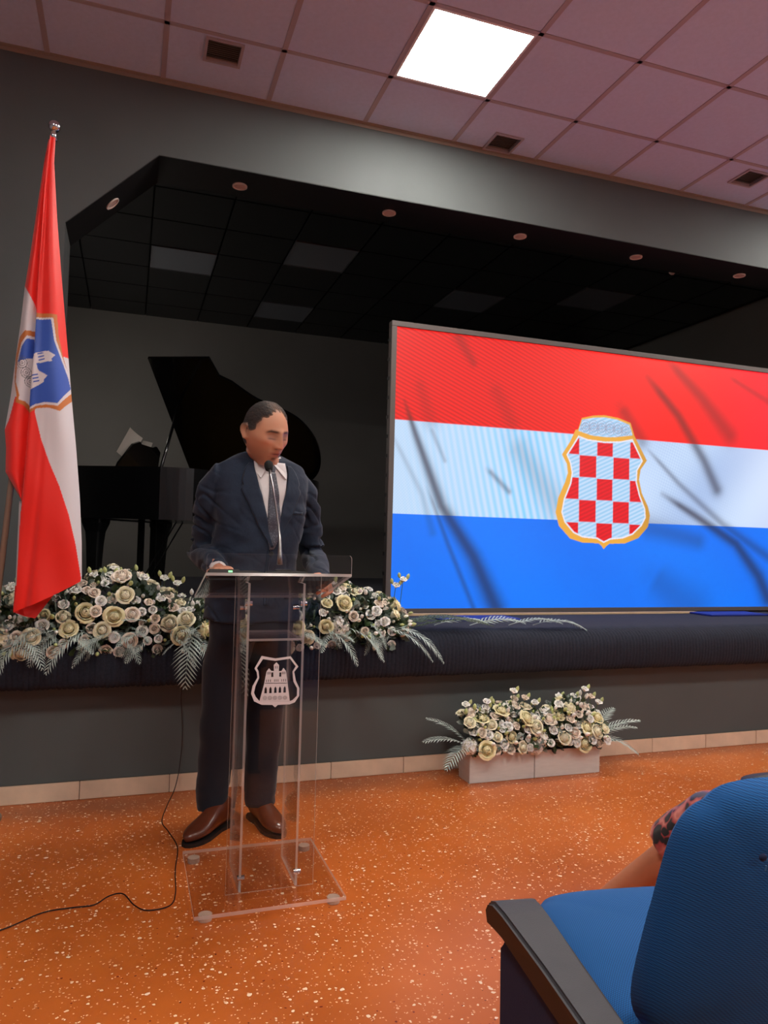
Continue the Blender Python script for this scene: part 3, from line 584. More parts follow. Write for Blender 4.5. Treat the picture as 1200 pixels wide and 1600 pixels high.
# cable across the floor
def catmull(P, n=8):
    P = [Vector(p) for p in P]; P = [P[0]*2-P[1]]+P+[P[-1]*2-P[-2]]; o = []
    for i in range(1, len(P)-2):
        for k in range(n):
            t = k/n; o.append(.5*((2*P[i])+(P[i+1]-P[i-1])*t+(2*P[i-1]-5*P[i]+4*P[i+1]-P[i+2])*t*t+(-P[i-1]+3*P[i]-3*P[i+1]+P[i+2])*t**3))
    return o+[P[-2]]
cz = .004
cp = catmull([(-.9, 2.35, cz), (-.55, 2.47, cz), (-.33, 2.565, cz), (-.22, 2.645, cz), (-.13, 2.655, cz), (-.065, 2.655, cz), (-.02, 2.705, cz), (.025, 2.71, cz), (.06, 2.62, cz), (.10, 2.57, cz), (.17, 2.58, cz), (.195, 2.66, cz), (.205, 2.85, cz), (.225, 3.05, cz), (.20, 3.22, cz), (.178, 3.344, cz), (.205, 3.5, cz+.01), (.245, 3.64, .04), (.268, 3.70, .12), (.278, 3.715, .265), (.266, 3.72, .449), (.266, 3.72, .56)], 6)
tag(MB().loft(cp, [.0022]*len(cp), 6).build('cable', mat('black_cable_rubber', (38, 14, 12), .5), smooth=True), 'thin dark cable winding over the floor and up the stage front', 'cable')
# ------------------------------------------------------------------ grand piano on the stage
PU = Vector((.905, -.425, 0)).normalized(); PVv = Vector((-PU.y*-1, 0, 0)); PVv = Vector((PU.y, -PU.x, 0))
ptheta = math.atan2(PU.y, PU.x)
T_corner = Vector((-.385, 5.95, 0)); B0 = T_corner - PVv*1.45
pn = thing('grand_piano', 'black grand piano with its lid propped open on the stage behind the speaker', 'piano', (B0.x, B0.y, .751), ptheta)
M_pi = mat('piano_black_lacquer', (7, 7, 9), .22, coat=.5); M_pi2 = mat('piano_satin_black', (9, 9, 10), .4)
# local: x along the length, -y from bass (0) to treble (-1.45), z up from the stage
def bent(u):
    pts = [(0, 1.45), (.75, 1.45), (.95, 1.38), (1.15, 1.18), (1.35, 1.0), (1.55, .9), (1.72, .78), (1.83, .6), (1.87, .4), (1.84, .2), (1.75, .06), (1.65, 0)]
    return pts
outl = [(p[0]*.86, -p[1]) for p in bent(0)]
outl = outl[:2]+[tuple(v[:2]) for v in catmull([(a, b, 0) for a, b in outl[1:]], 4)][1:]+[(0, 0)]
def prism(mb, o, z0, z1, mi=0):
    n = len(o); mb.add([(a, b, z0) for a, b in o]+[(a, b, z1) for a, b in o], [tuple(range(n)), tuple(range(2*n-1, n-1, -1))]+[(i, (i+1) % n, n+(i+1) % n, n+i) for i in range(n)], mi)
cx_ = (.9, -.7)
def inset(o, k): return [(a+(cx_[0]-a)*k, b+(cx_[1]-b)*k) for a, b in o]
m = MB(); n = len(outl); oi = inset(outl, .045)
V_ = [(a, b, .60) for a, b in outl]+[(a, b, .99) for a, b in outl]+[(a, b, .99) for a, b in oi]+[(a, b, .62) for a, b in oi]
F_ = []
for q in range(3): F_ += [(q*n+i, q*n+(i+1) % n, (q+1)*n+(i+1) % n, (q+1)*n+i) for i in range(n)]
F_ += [tuple(range(n)), tuple(range(4*n-1, 3*n-1, -1))]; m.add(V_, F_); m.build('case', M_pi, pn)
m = MB(); prism(m, inset(outl, .06), .80, .82); m.build('frame_plate', mat('gold_iron_plate', (120, 90, 40), .4, metal=.7), pn)
MB().box((-.02, -1.43, .60), (.26, -.02, .70), bev=.006).build('keybed', M_pi2, pn)
MB().box((-.20, -1.45, .60), (.02, -1.39, .86), bev=.012).build('cheek', M_pi, pn); MB().box((-.20, -.06, .60), (.02, 0, .86), bev=.012).build('cheek', M_pi, pn)
MB().box((-.20, -1.40, .60), (.0, -.05, .69), bev=.008).build('key_slip', M_pi, pn)
M_ivory = mat('white_keys', (225, 220, 205), .3); mk = MB()
for i in range(52): mk.box((-.17, -1.385+.0256*i, .69), (-.02, -1.385+.0256*i+.0245, .71))
tag(mk.build('white_keys', M_ivory, pn), kind='stuff'); mk = MB()
for i in range(51):
    if i % 7 not in (2, 6): mk.box((-.12, -1.385+.0256*(i+1)-.006, .71), (-.02, -1.385+.0256*(i+1)+.006, .724))
tag(mk.build('black_keys', M_blackplastic, pn), kind='stuff')
MB().box((0, -1.39, .86), (.22, -.06, .99), bev=.006).build('fallboard', M_pi, pn)
def pleg(x, y):
    o = MB().loft([(0, 0, .60), (0, 0, .57), (0, 0, .50), (0, 0, .40), (0, 0, .12), (0, 0, .07)], [(.085, .085), (.085, .085), (.06, .06), (.052, .052), (.040, .040), (.043, .043)], 16, power=6, up=(1, 0, 0)).build('leg', M_pi2, pn, loc=(x, y, 0))
    c = MB().loft([(-.015, 0, .032), (.015, 0, .032)], [.03, .03], 18); c.box((-.02, -.012, .03), (.02, .012, .075)); c.build('castor', mat('brass_castor', (150, 120, 60), .3, metal=1) if 'brass_castor' not in bpy.data.materials else bpy.data.materials['brass_castor'], o)
pleg(.10, -1.33); pleg(.10, -.12); pleg(1.36, -.42)
m = MB().box((.22, -.86, .12), (.27, -.84, .60)).box((.22, -.62, .12), (.27, -.60, .60)).box((.18, -.90, .07), (.30, -.56, .13), bev=.01); m.build('pedal_lyre', M_pi2, pn)
for y in (-.79, -.73, -.67): MB().box((.10, y-.012, .075), (.2, y+.012, .085), bev=.004).build('pedal', bpy.data.materials['brass_castor'], pn)
for y in (-.80, -.66): MB().loft([(.26, y, .14), (.52, y, .60)], [.006, .006], 8).build('lyre_brace', M_pi2, pn)
# music desk, tilted back, with sheet music
dk = [(-.36, 0), (-.36, .03), (-.26, .20), (-.16, .235), (-.12, .22), (.12, .22), (.16, .235), (.26, .20), (.36, .03), (.36, 0)]
XD = Matrix.Translation((.24, -.95, 1.0)) @ Matrix.Rotation(-PI/2, 4, 'Z') @ Matrix.Rotation(math.radians(68), 4, 'X')
n = len(dk); m = MB(); m.add([(XD @ Vector((a, b, 0)))[:] for a, b in dk]+[(XD @ Vector((a, b, .014)))[:] for a, b in dk], [tuple(range(n)), tuple(range(2*n-1, n-1, -1))]+[(i, (i+1) % n, n+(i+1) % n, n+i) for i in range(n)])
m.build('music_desk', M_pi, pn)
# lid hinged on the bass side
LA = math.radians(38.5)
XL = Matrix.Translation((0, 0, 1.0)) @ Matrix.Rotation(-LA, 4, 'X')
lid = [(.36, 0)]+[(.36, -1.42)]+[(.86, -1.42), (.90, -1.24)]+[(p[0], p[1]) for p in outl if p[0] > .98 and p[1] < 0]+[(1.42, 0)]
m = MB(); prism(m, lid, 0, .022); m2 = MB(); 
m.v = [(XL @ Vector(v))[:] for v in m.v]; m.build('lid', M_pi, pn)
m = MB(); prism(m, [(.37, 0), (.37, -1.40), (.64, -1.40), (.64, 0)], .024, .044); m.v = [(XL @ Vector(v))[:] for v in m.v]; m.build('folded_lid_flap', M_pi, pn)
a = Vector((.62, -1.38, .99)); b = XL @ Vector((.50, -.98, 0)); MB().loft([a, b], [.012, .012], 10).build('lid_prop', M_pi, pn, smooth=True)
pM = Matrix.Translation(pn.location) @ Matrix.Rotation(ptheta, 4, 'Z')
for k_, (x0, x1, z0, z1, rz, lb) in enumerate(((-.10, .08, .03, .25, -.06, 'white sheet music standing on the piano music desk, left sheet'), (.17, .38, .02, .235, .22, 'white sheet music on the piano desk, drooping off its right end'))):
    m = MB(); nn_ = 6; V_ = []
    for th in (0.016, .018):
        for i in range(nn_+1):
            u_ = i/nn_; x = x0+(x1-x0)*u_; bow = .02*math.sin(PI*u_)+(.03*u_*u_ if k_ else 0)
            for z in (z0, z1): V_.append(tuple(XD @ (Matrix.Rotation(rz, 4, 'Z') @ Vector((x, z, th+bow)))))
    s2 = 2*(nn_+1); F_ = []
    for i in range(nn_): F_ += [(2*i, 2*i+1, 2*i+3, 2*i+2), (s2+2*i, s2+2*i+2, s2+2*i+3, s2+2*i+1), (2*i, 2*i+2, s2+2*i+2, s2+2*i), (2*i+1, s2+2*i+1, s2+2*i+3, 2*i+3)]
    m.add([(pM @ Vector(v))[:] for v in V_], F_); o = m.build('sheet_music', mat('sheet_paper', (190, 182, 174), .8) if k_ == 0 else bpy.data.materials['sheet_paper']); tag(o, lb, 'sheet music', 'sheet music on the piano')

# ------------------------------------------------------------------ flowers
def petal_cup(mb, R0, R1, h0, h1, t0, span, flare, mi=0, nt=4, nsx=4, jag=.0):
    """one petal of a rose: rises from radius R0 to R1 while curling out at the rim"""
    V_ = []; nsx += 1
    for i in range(nsx+1):
        u_ = i/nsx; r = R0+(R1-R0)*math.sin(min(u_/.6, 1)*PI/2); k_ = max(0, u_-.6)/.4; r += flare*k_**1.3; z = h0+(h1-h0)*math.sin(u_*PI/2)**.9-abs(flare)*.45*k_**2*(flare > 0)
        wd = span*(.45+.75*math.sin(PI*min(u_*.62+.12, 1)))
        for j in range(nt+1):
            v = (j/nt-.5); a = t0+v*wd; edge_drop = (h1-h0)*.28*(abs(v)*2)**3*u_; rr_ = r*(1+.05*(1-(2*v)**2))
            V_.append((rr_*math.cos(a), rr_*math.sin(a), z-edge_drop))
    F_ = [(i*(nt+1)+j, i*(nt+1)+j+1, (i+1)*(nt+1)+j+1, (i+1)*(nt+1)+j) for i in range(nsx) for j in range(nt)]
    mb.add(V_, F_, mi)
def rose(seed, open_=1.0):
    rnd = random.Random(seed); m = MB(); lay = [(.003, .007, .012, .050, 2, 3.4, -.005), (.005, .0115, .008, .051, 3, 2.7, -.006), (.006, .016, .005, .0495, 3, 2.6, -.005), (.007, .0205, .002, .047, 4, 2.1, -.002), (.008, .025*open_, 0, .043, 5, 1.8, .003*open_), (.009, .028*open_, -.002, .037, 5, 1.7, .009*open_)]
    off = 0
    for R0, R1, h0, h1, nn_, sp, fl_ in lay:
        off += rnd.uniform(.5, 1.2)
        for k in range(nn_): petal_cup(m, R0, R1*rnd.uniform(.94, 1.05), h0, h1*rnd.uniform(.94, 1.03), off+2*PI*k/nn_+rnd.uniform(-.1, .1), sp, fl_*rnd.uniform(.7, 1.3))
    return m
def lisi(seed):
    rnd = random.Random(seed); m = MB()
    for R0, R1, h0, h1, nn_, sp, fl_ in [(.002, .006, .006, .030, 3, 2.6, -.003), (.004, .011, .002, .031, 4, 2.1, -.001), (.005, .0155, 0, .028, 5, 1.8, .003), (.006, .018, 0, .024, 5, 1.6, .007)]:
        o_ = rnd.uniform(0, 3)
        for k in range(nn_): petal_cup(m, R0, R1*rnd.uniform(.92, 1.06), h0, h1*rnd.uniform(.9, 1.05), o_+2*PI*k/nn_, sp, fl_, nt=3, nsx=3)
    return m
def budm(seed):
    m = MB(); m.loft([(0, 0, 0), (0, 0, .004), (0, 0, .012), (0, 0, .020), (0, 0, .026), (0, 0, .029)], [.002, .0065, .0088, .0075, .0035, .0008], 8); return m
def hydra(seed):
    rnd = random.Random(seed); m = MB(); N_ = 90; R_ = .055
    for i in range(N_):
        z = 1-1.5*i/N_; r = math.sqrt(max(0, 1-z*z)); a = i*2.39996; n_ = Vector((r*math.cos(a), r*math.sin(a), z)); c = n_*R_*rnd.uniform(.88, 1.05); n_ = (n_+Vector([rnd.uniform(-.3, .3) for _ in range(3)])).normalized()
        e = n_.orthogonal().normalized(); f_ = n_.cross(e); o_ = rnd.uniform(0, 1.5)
        for k in range(4):
            a = o_+k*PI/2; d = e*math.cos(a)+f_*math.sin(a); s_ = e*-math.sin(a)+f_*math.cos(a)
            m.add([c[:], (c+d*.006+s_*.0055+n_*.001)[:], (c+d*.0125+n_*.003)[:], (c+d*.006-s_*.0055+n_*.001)[:]], [(0, 1, 2, 3)])
    m.ball((0, 0, .0), R_*.86, 10, 7, 1); return m
def petalmat(name, rgb, r=.55):
    k = NT(name); k.b.inputs['Base Color'].default_value = (*lin(rgb), 1); k.b.inputs['Roughness'].default_value = r; k.b.inputs['Subsurface Weight'].default_value = .25; k.b.inputs['Subsurface Radius'].default_value = (.5, .45, .3); k.b.inputs['Subsurface Scale'].default_value = .01
    oi = k.n('ShaderNodeObjectInfo'); mr = k.n('ShaderNodeMapRange'); mr.inputs[3].default_value = .85; mr.inputs[4].default_value = 1.06; k.l(oi.outputs['Random'], mr.inputs[0]); mx = k.n('ShaderNodeVectorMath', operation='SCALE'); mx.inputs[0].default_value = lin(rgb); k.l(mr.outputs[0], mx.inputs['Scale']); k.l(mx.outputs[0], k.b.inputs['Base Color']); return k.m
P_cream = petalmat('petal_cream', (246, 238, 208)); P_yel = petalmat('petal_pale_yellow', (244, 234, 190)); P_wh = petalmat('petal_white', (254, 252, 246)); P_peach = petalmat('petal_blush', (246, 230, 214)); P_green = petalmat('bud_green', (196, 206, 140))
M_leaf = mat('leaf_green', (58, 78, 46), .5, var=.25, vscale=30); M_leaf2 = mat('eucalyptus_leaf', (92, 108, 98), .6, var=.2, vscale=30); M_frond = mat('palm_frond_silver', (176, 192, 186), .38, var=.15, vscale=20, objvar=.15); M_silver = mat('silver_leaf', (150, 166, 158), .5, var=.15, vscale=30); M_frondg = mat('palm_frond_green', (58, 74, 34), .4, var=.2, vscale=20); M_stem = mat('flower_stem', (84, 104, 56), .6)
roses = [rose(i, 1+.08*(i % 3)).mesh('rose', (P_cream, P_yel, P_peach, P_cream)[i % 4], True) for i in range(6)]
lisis = [lisi(20+i).mesh('lisianthus', (P_wh, P_wh, P_peach)[i % 3], True) for i in range(4)]
buds = [budm(0).mesh('bud', x, True) for x in (P_wh, P_green)]
hyds = [hydra(3).mesh('hydrangea', [P_wh, P_cream]), hydra(5).mesh('hydrangea', [P_cream, P_cream])]
def frond(L, droop, seed, n=26, wl=.12, twist=.0):
    rnd = random.Random(seed); m = MB(); pts_ = []
    for i in range(n+1):
        t = i/n; pts_.append(Vector((0, L*(t-.12*droop*t*t), L*(.10*math.sin(PI*t*.8)-droop*.55*t*t))))
    m.loft(pts_[::2], [.0028*(1-.75*i/(n//2)) for i in range(len(pts_[::2]))], 5)
    for i in range(2, n+1):
        t = i/n; p = pts_[i]; tg = (pts_[i]-pts_[i-1]).normalized(); up = Vector((1, 0, 0)).cross(tg).normalized()
        ln = wl*(math.sin(PI*min(1, t*.82+.15)))**.7*rnd.uniform(.9, 1.08)
        for s_ in (-1, 1):
            d = (Vector((s_, 0, 0))*.80+tg*(.62+.35*t)+up*rnd.uniform(-.02, .10)).normalized(); wv = tg*.0066
            q0 = p; q1 = p+d*ln*.5+up*.002; q2 = p+d*ln-up*ln*.12
            m.add([(q0-wv*.6)[:], (q1-wv)[:], (q2)[:], (q1+wv)[:], (q0+wv*.6)[:], (q1+up*.0018)[:]], [(0, 1, 5), (1, 2, 5), (2, 3, 5), (3, 4, 5), (4, 0, 5)])
    return m
fronds = [frond(.42, .45, 1, 17).mesh('palm_frond', M_frond), frond(.36, .55, 2, 15).mesh('palm_frond', M_frond), frond(.34, .15, 3, 15, wl=.10).mesh('palm_frond', M_frond), frond(.55, .12, 4, 26, .10).mesh('palm_frond', M_frondg)]
def orient(o, p, nrm, sc=1, spin=None):
    q = Vector(nrm).to_track_quat('Z', 'Y').to_matrix().to_4x4() @ Matrix.Rotation(random.uniform(0, 6.28) if spin is None else spin, 4, 'Z')
    o.matrix_local = Matrix.Translation(p) @ q @ Matrix.Scale(sc, 4); return o
def leaf_mass(pts_, seed, sizes=(.025, .062)):
    rnd = random.Random(seed); m = MB()
    for p, nn_ in pts_:
        d = (Vector(nn_)+Vector([rnd.uniform(-.9, .9) for _ in range(3)])).normalized(); L = rnd.uniform(*sizes); e = d.orthogonal().normalized(); e = (e*math.cos(rnd.uniform(0, 6))+d.cross(e)*math.sin(rnd.uniform(0, 6))).normalized()*L*rnd.uniform(.2, .38); k = d.cross(e).normalized()*L*.08; p = Vector(p)
        m.add([p[:], (p+d*L*.35+e)[:], (p+d*L*.75+e*.75)[:], (p+d*L)[:], (p+d*L*.75-e*.75)[:], (p+d*L*.35-e)[:], (p+d*L*.4+k)[:]], [(0, 1, 6), (1, 2, 6), (2, 3, 6), (3, 4, 6), (4, 5, 6), (5, 0, 6)], rnd.choice((0, 0, 1, 1, 2)))
    return m
def arrangement(t, surf, inside, n_rose, n_lisi, n_bud, n_hyd, n_leaf, seed, dmin=.030):
    """surf(rnd) -> (point, outward normal) in local coordinates"""
    global random
    rnd = random.Random(seed); random.seed(seed); placed = []
    def put(meshes, n, sc, push, rad):
        c = tries = 0
        while c < n and tries < n*60:
            tries += 1; p, nn_ = surf(rnd)
            if any((p-q).length < (rad+r_)*.78 for q, r_ in placed): continue
            placed.append((p, rad)); c += 1; tilt = (nn_+Vector((rnd.uniform(-.25, .25), rnd.uniform(-.35, .1), rnd.uniform(-.1, .35)))).normalized()
            o = link(rnd.choice(meshes).name.split('.')[0], rnd.choice(meshes), t); o.name = o.data.name.split('.')[0]; orient(o, p+tilt*(push*rnd.uniform(.1, 1)-.02), tilt, sc*rnd.uniform(.72, 1.15))
    put(hyds, n_hyd, 1.0, .0, .055); put(roses, n_rose, .98, .03, .034); put(lisis, n_lisi, 1.05, .035, .022); put(buds, n_bud, 1.1, .07, .008)
    lv = []
    for _ in range(n_leaf): p, nn_ = surf(rnd); lv.append((p-nn_*rnd.uniform(0, .05), nn_))
    m = leaf_mass(lv, seed)
    o = m.build('foliage', [M_leaf, M_leaf2, M_silver], t); tag(o, kind='stuff')
    inside.build('foam_core', mat('dark_floral_foam', (30, 42, 26), .9) if 'dark_floral_foam' not in bpy.data.materials else bpy.data.materials['dark_floral_foam'], t)
    # stems of the buds
    ms = MB()
    for ob in list(t.children):
        if ob.name.startswith('bud') or ob.name.startswith('lisi'):
            p = ob.matrix_local.translation; d = (ob.matrix_local.to_3x3() @ Vector((0, 0, 1))).normalized(); q = p-d*.07; q2 = Vector((q.x*.97, q.y, max(q.z-.03, .01))); ms.loft([p+d*.002, p-d*.03, q2], [.0016, .0016, .0014], 4, caps=False)
    if ms.v: tag(ms.build('stems', M_stem, t), kind='stuff')
def mound(xa, xb, top, ry, zlo, edge):
    def s_(rnd):
        x = rnd.uniform(xa, xb); h = top(x); a = rnd.uniform(-.12, 2.0) if rnd.random() < .93 else -.35   # 0 = towards the hall, pi/2 = up
        e = min(1, (x-xa)/edge+.15, (xb-x)/edge+.15)**.5
        n = Vector((0.5*((x-xa) < edge)*-1+.5*((xb-x) < edge), -math.cos(a)*h, math.sin(a)*ry)).normalized()
        return Vector((x, -ry*e*math.cos(a), h*e*math.sin(a) if a > 0 else math.sin(a)*.16)), n
    return s_
ta = thing('flower_arrangement', 'long low arrangement of cream roses and palm leaves on the stage edge behind the flag', 'flowers', (-.13, 3.78, .757), group='flower arrangements')
topA = lambda x: .17+.10*math.exp(-((x-.02)/.22)**2)+.03*math.sin(x*11)
arrangement(ta, mound(-.52, .60, topA, .185, 0, .15), MB().box((-.46, -.11, 0), (.54, .08, .10), bev=.03), 36, 84, 80, 4, 2600, 11)
tb = thing('flower_arrangement', 'long low arrangement of white roses on the stage edge, between the speaker and the screen', 'flowers', (.98, 3.78, .757), group='flower arrangements')
topB = lambda x: .185+.045*math.cos(x*7)
arrangement(tb, mound(-.48, .44, topB, .185, 0, .12), MB().box((-.44, -.11, 0), (.38, .08, .10), bev=.03), 26, 66, 70, 3, 2300, 12)
def put_frond(t, k, p, az, el, sc=1, roll_=0):
    o = link('palm_frond', fronds[k], t); o.matrix_local = Matrix.Translation(p) @ Matrix.Rotation(az, 4, 'Z') @ Matrix.Rotation(el, 4, 'X') @ Matrix.Rotation(roll_, 4, 'Y') @ Matrix.Scale(sc, 4)
D = math.radians   # frond points along +y: az 180 = towards the hall
for x, az, el, k, sc in ((-.46, 118, -22, 0, .8), (-.40, 130, -32, 1, .8), (-.48, 98, 6, 2, .9), (-.34, 232, -26, 1, .65), (-.24, 128, -30, 1, .75), (-.16, 236, -24, 2, .62), (-.02, 126, -24, 1, .75), (.10, 118, -24, 0, .62), (.06, 238, -26, 1, .6), (.26, 122, -16, 2, .6), (.30, 238, -30, 1, .65), (.44, 160, -48, 1, .8), (.50, 230, -30, 1, .6), (.30, 112, 16, 2, .6), (-.1, 112, -8, 2, .6)):
    put_frond(ta, k, (x, -.165, .035), D(az), D(el), sc)
for x, az, el, k, sc in ((-.42, 172, -52, 1, .9), (-.36, 196, -50, 1, .7), (-.22, 140, -38, 1, .6), (-.06, 235, -26, 1, .75), (.06, 240, -22, 1, .75), (.24, 243, -18, 0, .80), (.32, 236, -20, 0, .78), (.16, 218, -36, 1, .55)):
    put_frond(tb, k, (x, -.165, .035), D(az), D(el), sc)
for x, y, az, sc, k in ((.42, .03, -96, .85, 3), (.40, -.04, -101, .9, 3), (.46, .10, -92, .75, 3), (.62, -.02, -88, .95, 2), (.82, -.05, -90, 1.0, 2), (1.05, -.07, -95, .95, 2), (.45, -.1, -106, .8, 3), (1.2, -.08, -92, .9, 0)):
    put_frond(tb, k, (x, y, .016 if k == 3 else .02), D(az), D(3), sc, D(random.uniform(-5, 14)))
rf_ = random.Random(77)
for t, xa, xb, n_ in ((ta, -.50, .56, 24), (tb, -.44, .36, 15)):
    for q in range(n_):
        x = xa+(xb-xa)*(q+rf_.random())/n_; s_ = rf_.choice((-1, 1)); put_frond(t, rf_.choice((1, 2, 2)), (x, -.165, rf_.uniform(.0, .06)), D(180+s_*rf_.uniform(38, 75)), D(rf_.uniform(-40, -12)), rf_.uniform(.38, .58), D(rf_.uniform(-30, 30)))
# two grey boxes on the floor with flowers
M_box = mat('grey_painted_wood', (206, 200, 196), .6, var=.05, vscale=14, bump=.05, bscale=80, stretch=(1, 1, 6))
for x0, x1, lb, lb2, sd in ((1.690, 2.066, 'left of the two pale grey wooden flower boxes on the floor', 'white roses and hydrangea filling the left floor box, palm leaves at their left', 31), (2.070, 2.472, 'right of the two pale grey wooden flower boxes on the floor', 'white and yellow roses filling the right floor box, palm leaves at their right', 32)):
    w_ = (x1-x0)/2; pt = thing('flower_box', lb, 'flower box', ((x0+x1)/2, 3.535, 0), group='flower boxes')
    bw = MB().box((-w_, -.065, .001), (w_, -.053, .142), bev=.0015).build('side_board', M_box, pt); MB().box((-w_, .053, .001), (w_, .065, .142), bev=.0015).build('side_board', M_box, pt)
    MB().box((-w_, -.053, .001), (-w_+.012, .053, .142)).build('end_board', M_box, pt); MB().box((w_-.012, -.053, .001), (w_, .053, .142)).build('end_board', M_box, pt); MB().box((-w_+.012, -.053, .001), (w_-.012, .053, .01)).build('bottom_board', M_box, pt)
    tf = thing('flower_arrangement', lb2, 'flowers', ((x0+x1)/2, 3.535, .012), group='flower arrangements in the floor boxes')
    def sf_(rnd, w_=w_):
        x = rnd.uniform(-w_*1.05, w_*1.05); a = rnd.uniform(.10, 1.95); h = .22+.03*math.sin(x*15+sd); e = .8+.2*(1-abs(x)/w_)
        v_ = Vector((x, -.085*math.cos(a), .13+h*e*math.sin(a))); return v_, Vector((x*1.4, -math.cos(a), math.sin(a)*.8+.1)).normalized()
    arrangement(tf, sf_, MB().box((-w_+.02, -.045, .003), (w_-.02, .045, .17), bev=.01), 15, 46, 44, 2, 1300, sd)
    # taller bud sprays
    s1 = -1 if sd == 31 else 1
    for q in range(3 if s1 < 0 else 4):
        put_frond(tf, (2, 2, 1, 2)[q], (s1*(w_-.03), -.02, .16), D((-s1)*(90+(-25, 5, 35, 15)[q])), D((32, 12, 2, 22)[q]), (.80, .84, .72, .86)[q])
    put_frond(tf, 2, (s1*.02, .03, .2), D(10), D(50), .55)
    for q in range(7):
        x = random.uniform(-w_, w_); top = Vector((x*1.1, random.uniform(-.05, .03), .35+random.uniform(0, .075)))
        o = link('lisianthus', lisis[q % 4], tf); orient(o, top, (x, -.4, 1), .9); o = link('bud', buds[1], tf); orient(o, top+Vector((.02, 0, .008)), (.3, -.2, 1), 1.1)
        MB().loft([(x*.8, 0, .15), top+Vector((0, 0, .004))], [.002, .0018], 5).build('stem', M_stem, tf)
for t, xs_ in ((ta, (-.02, .05, .30, -.45, .36)), (tb, (-.2, -.14, .02, .38, .42))):
    for x in xs_:
        top = Vector((x, random.uniform(-.06, 0), (.285 if t is ta and abs(x) < .1 else .235)+random.uniform(-.02, .03)))
        o = link('lisianthus', lisis[1], t); orient(o, top, (0, -.5, 1), .9); o = link('bud', buds[1], t); orient(o, top+Vector((.022, 0, .012)), (.3, -.2, 1), 1.2); o = link('bud', buds[1], t); orient(o, top+Vector((-.02, 0, .02)), (-.2, -.2, 1), 1.1)
        MB().loft([(x, 0, .1), top+Vector((0, 0, .004))], [.002, .0018], 5).build('stem', M_stem, t)
# ------------------------------------------------------------------ people
def head_grid(n=150, seed=0, female=False):
    """head surface, face towards -y, origin at the centre of the skull; returns points grid (rows from crown to neck, columns round)"""
    th = np.linspace(0.001, PI-.001, n)[:, None]; ph = np.linspace(0, 2*PI, n*5//4, endpoint=False)[None, :]
    dx = np.sin(th)*np.sin(ph); dy = -np.sin(th)*np.cos(ph); dz = np.cos(th)+0*ph     # ph=0 is the face
    x = .0765*np.sign(dx)*np.abs(dx)**.92; y = np.where(dy < 0, .094, .100)*dy; z = np.where(dz > 0, .118, .118)*dz
    lo_ = np.clip(-z/.118, 0, 1)
    x = x*(1-.42*lo_**1.5)                                 # jaw narrows
    back = np.clip(dy, 0, 1); y = y-back*.035*lo_**1.2; z = z+back*.028*lo_**2   # nape
    y = y-.012*np.clip(-dy, 0, 1)*lo_**2.5                 # chin forward
    z = z-.006*np.clip(-dy, 0, 1)*lo_
    fr = np.clip(-dy*1.6, 0, 1)
    y = y+fr*.004*np.exp(-((z-.05)/.04)**2)*0
    g = lambda cx, cz, sx, sz: np.exp(-((x-cx)/sx)**2-((z-cz)/sz)**2)
    ax = np.abs(x); ga = lambda cx, cz, sx, sz: np.exp(-((ax-cx)/sx)**2-((z-cz)/sz)**2)
    dyy = 0*x
    dyy += .013*ga(.030, .004, .017, .013)                 # sockets
    dyy -= .0055*ga(.030, .002, .011, .0075)               # closed lids
    dyy -= .0035*ga(.028, .026, .022, .006)                # brow ridge
    dyy -= .004*g(0, .024, .016, .012)
    t = np.clip((.016-z)/(.016+.034), 0, 1.25); prof = np.where(z < .022, np.clip(t, 0, 1)**1.15, 0)*np.where(z < -.034, np.exp(-((z+.034)/.0075)**2), 1)
    wn = .0075+.005*np.clip(t, 0, 1)
    dyy -= (.008*np.exp(-((z-.006)/.02)**2)+.027*prof)*np.exp(-(x/wn)**2)
    dyy -= .0085*ga(.0125, -.033, .0055, .0065)            # nostril wings
    dyy += .003*ga(.021, -.046, .006, .012)                # naso-labial fold
    dyy -= .0045*g(0, -.058, .026, .012)                   # mouth mound
    dyy -= .0035*g(0, -.055, .019, .0035); dyy -= .0045*g(0, -.068, .017, .0045); dyy += .0055*g(0, -.0612, .020, .0022)
    dyy += .0035*g(0, -.080, .016, .006); dyy -= .006*g(0, -.098, .016, .013)
    dyy -= .0040*ga(.043, -.018, .014, .014); dyy += .0035*ga(.048, -.052, .014, .02)
    dyy += .0006*np.sin(z*900)*g(0, .058, .035, .018)      # forehead creases
    y = y+dyy*np.clip(fr*1.4, 0, 1)
    x = x*(1+.05*np.exp(-((z+.012)/.02)**2)*np.clip(-dy*2, 0, 1))
    return np.stack([x, y, z], -1), (dx, dy, dz)
def ear(mb, s, xf):
    m = MB()
    pts_ = [(.0, -.028), (-.012, -.020), (-.006, -.004), (-.010, .012), (-.004, .026), (.010, .033), (.024, .028), (.029, .014), (.026, -.002), (.018, -.014), (.011, -.026)]
    out = [(s*.070+s*.002, a*.85+.010, b) for a, b in pts_]; rim = [(s*.0720+s*(.006+.35*max(a, 0)), a*1.0+.013, b*1.03) for a, b in pts_]; rim2 = [(s*.0720+s*(.008+.35*max(a, 0)), a*.80+.012, b*.84) for a, b in pts_]; cav = [(s*.0720+s*.003, a*.4+.008, b*.45) for a, b in pts_]
    n = len(pts_); V_ = out+rim+rim2+cav; F_ = []
    for q in range(3): F_ += [(q*n+i, q*n+(i+1) % n, (q+1)*n+(i+1) % n, (q+1)*n+i) for i in range(n)]
    F_ += [tuple(range(3*n, 4*n)), tuple(range(n-1, -1, -1))]
    mb.add([xf @ Vector(v) for v in V_], F_)
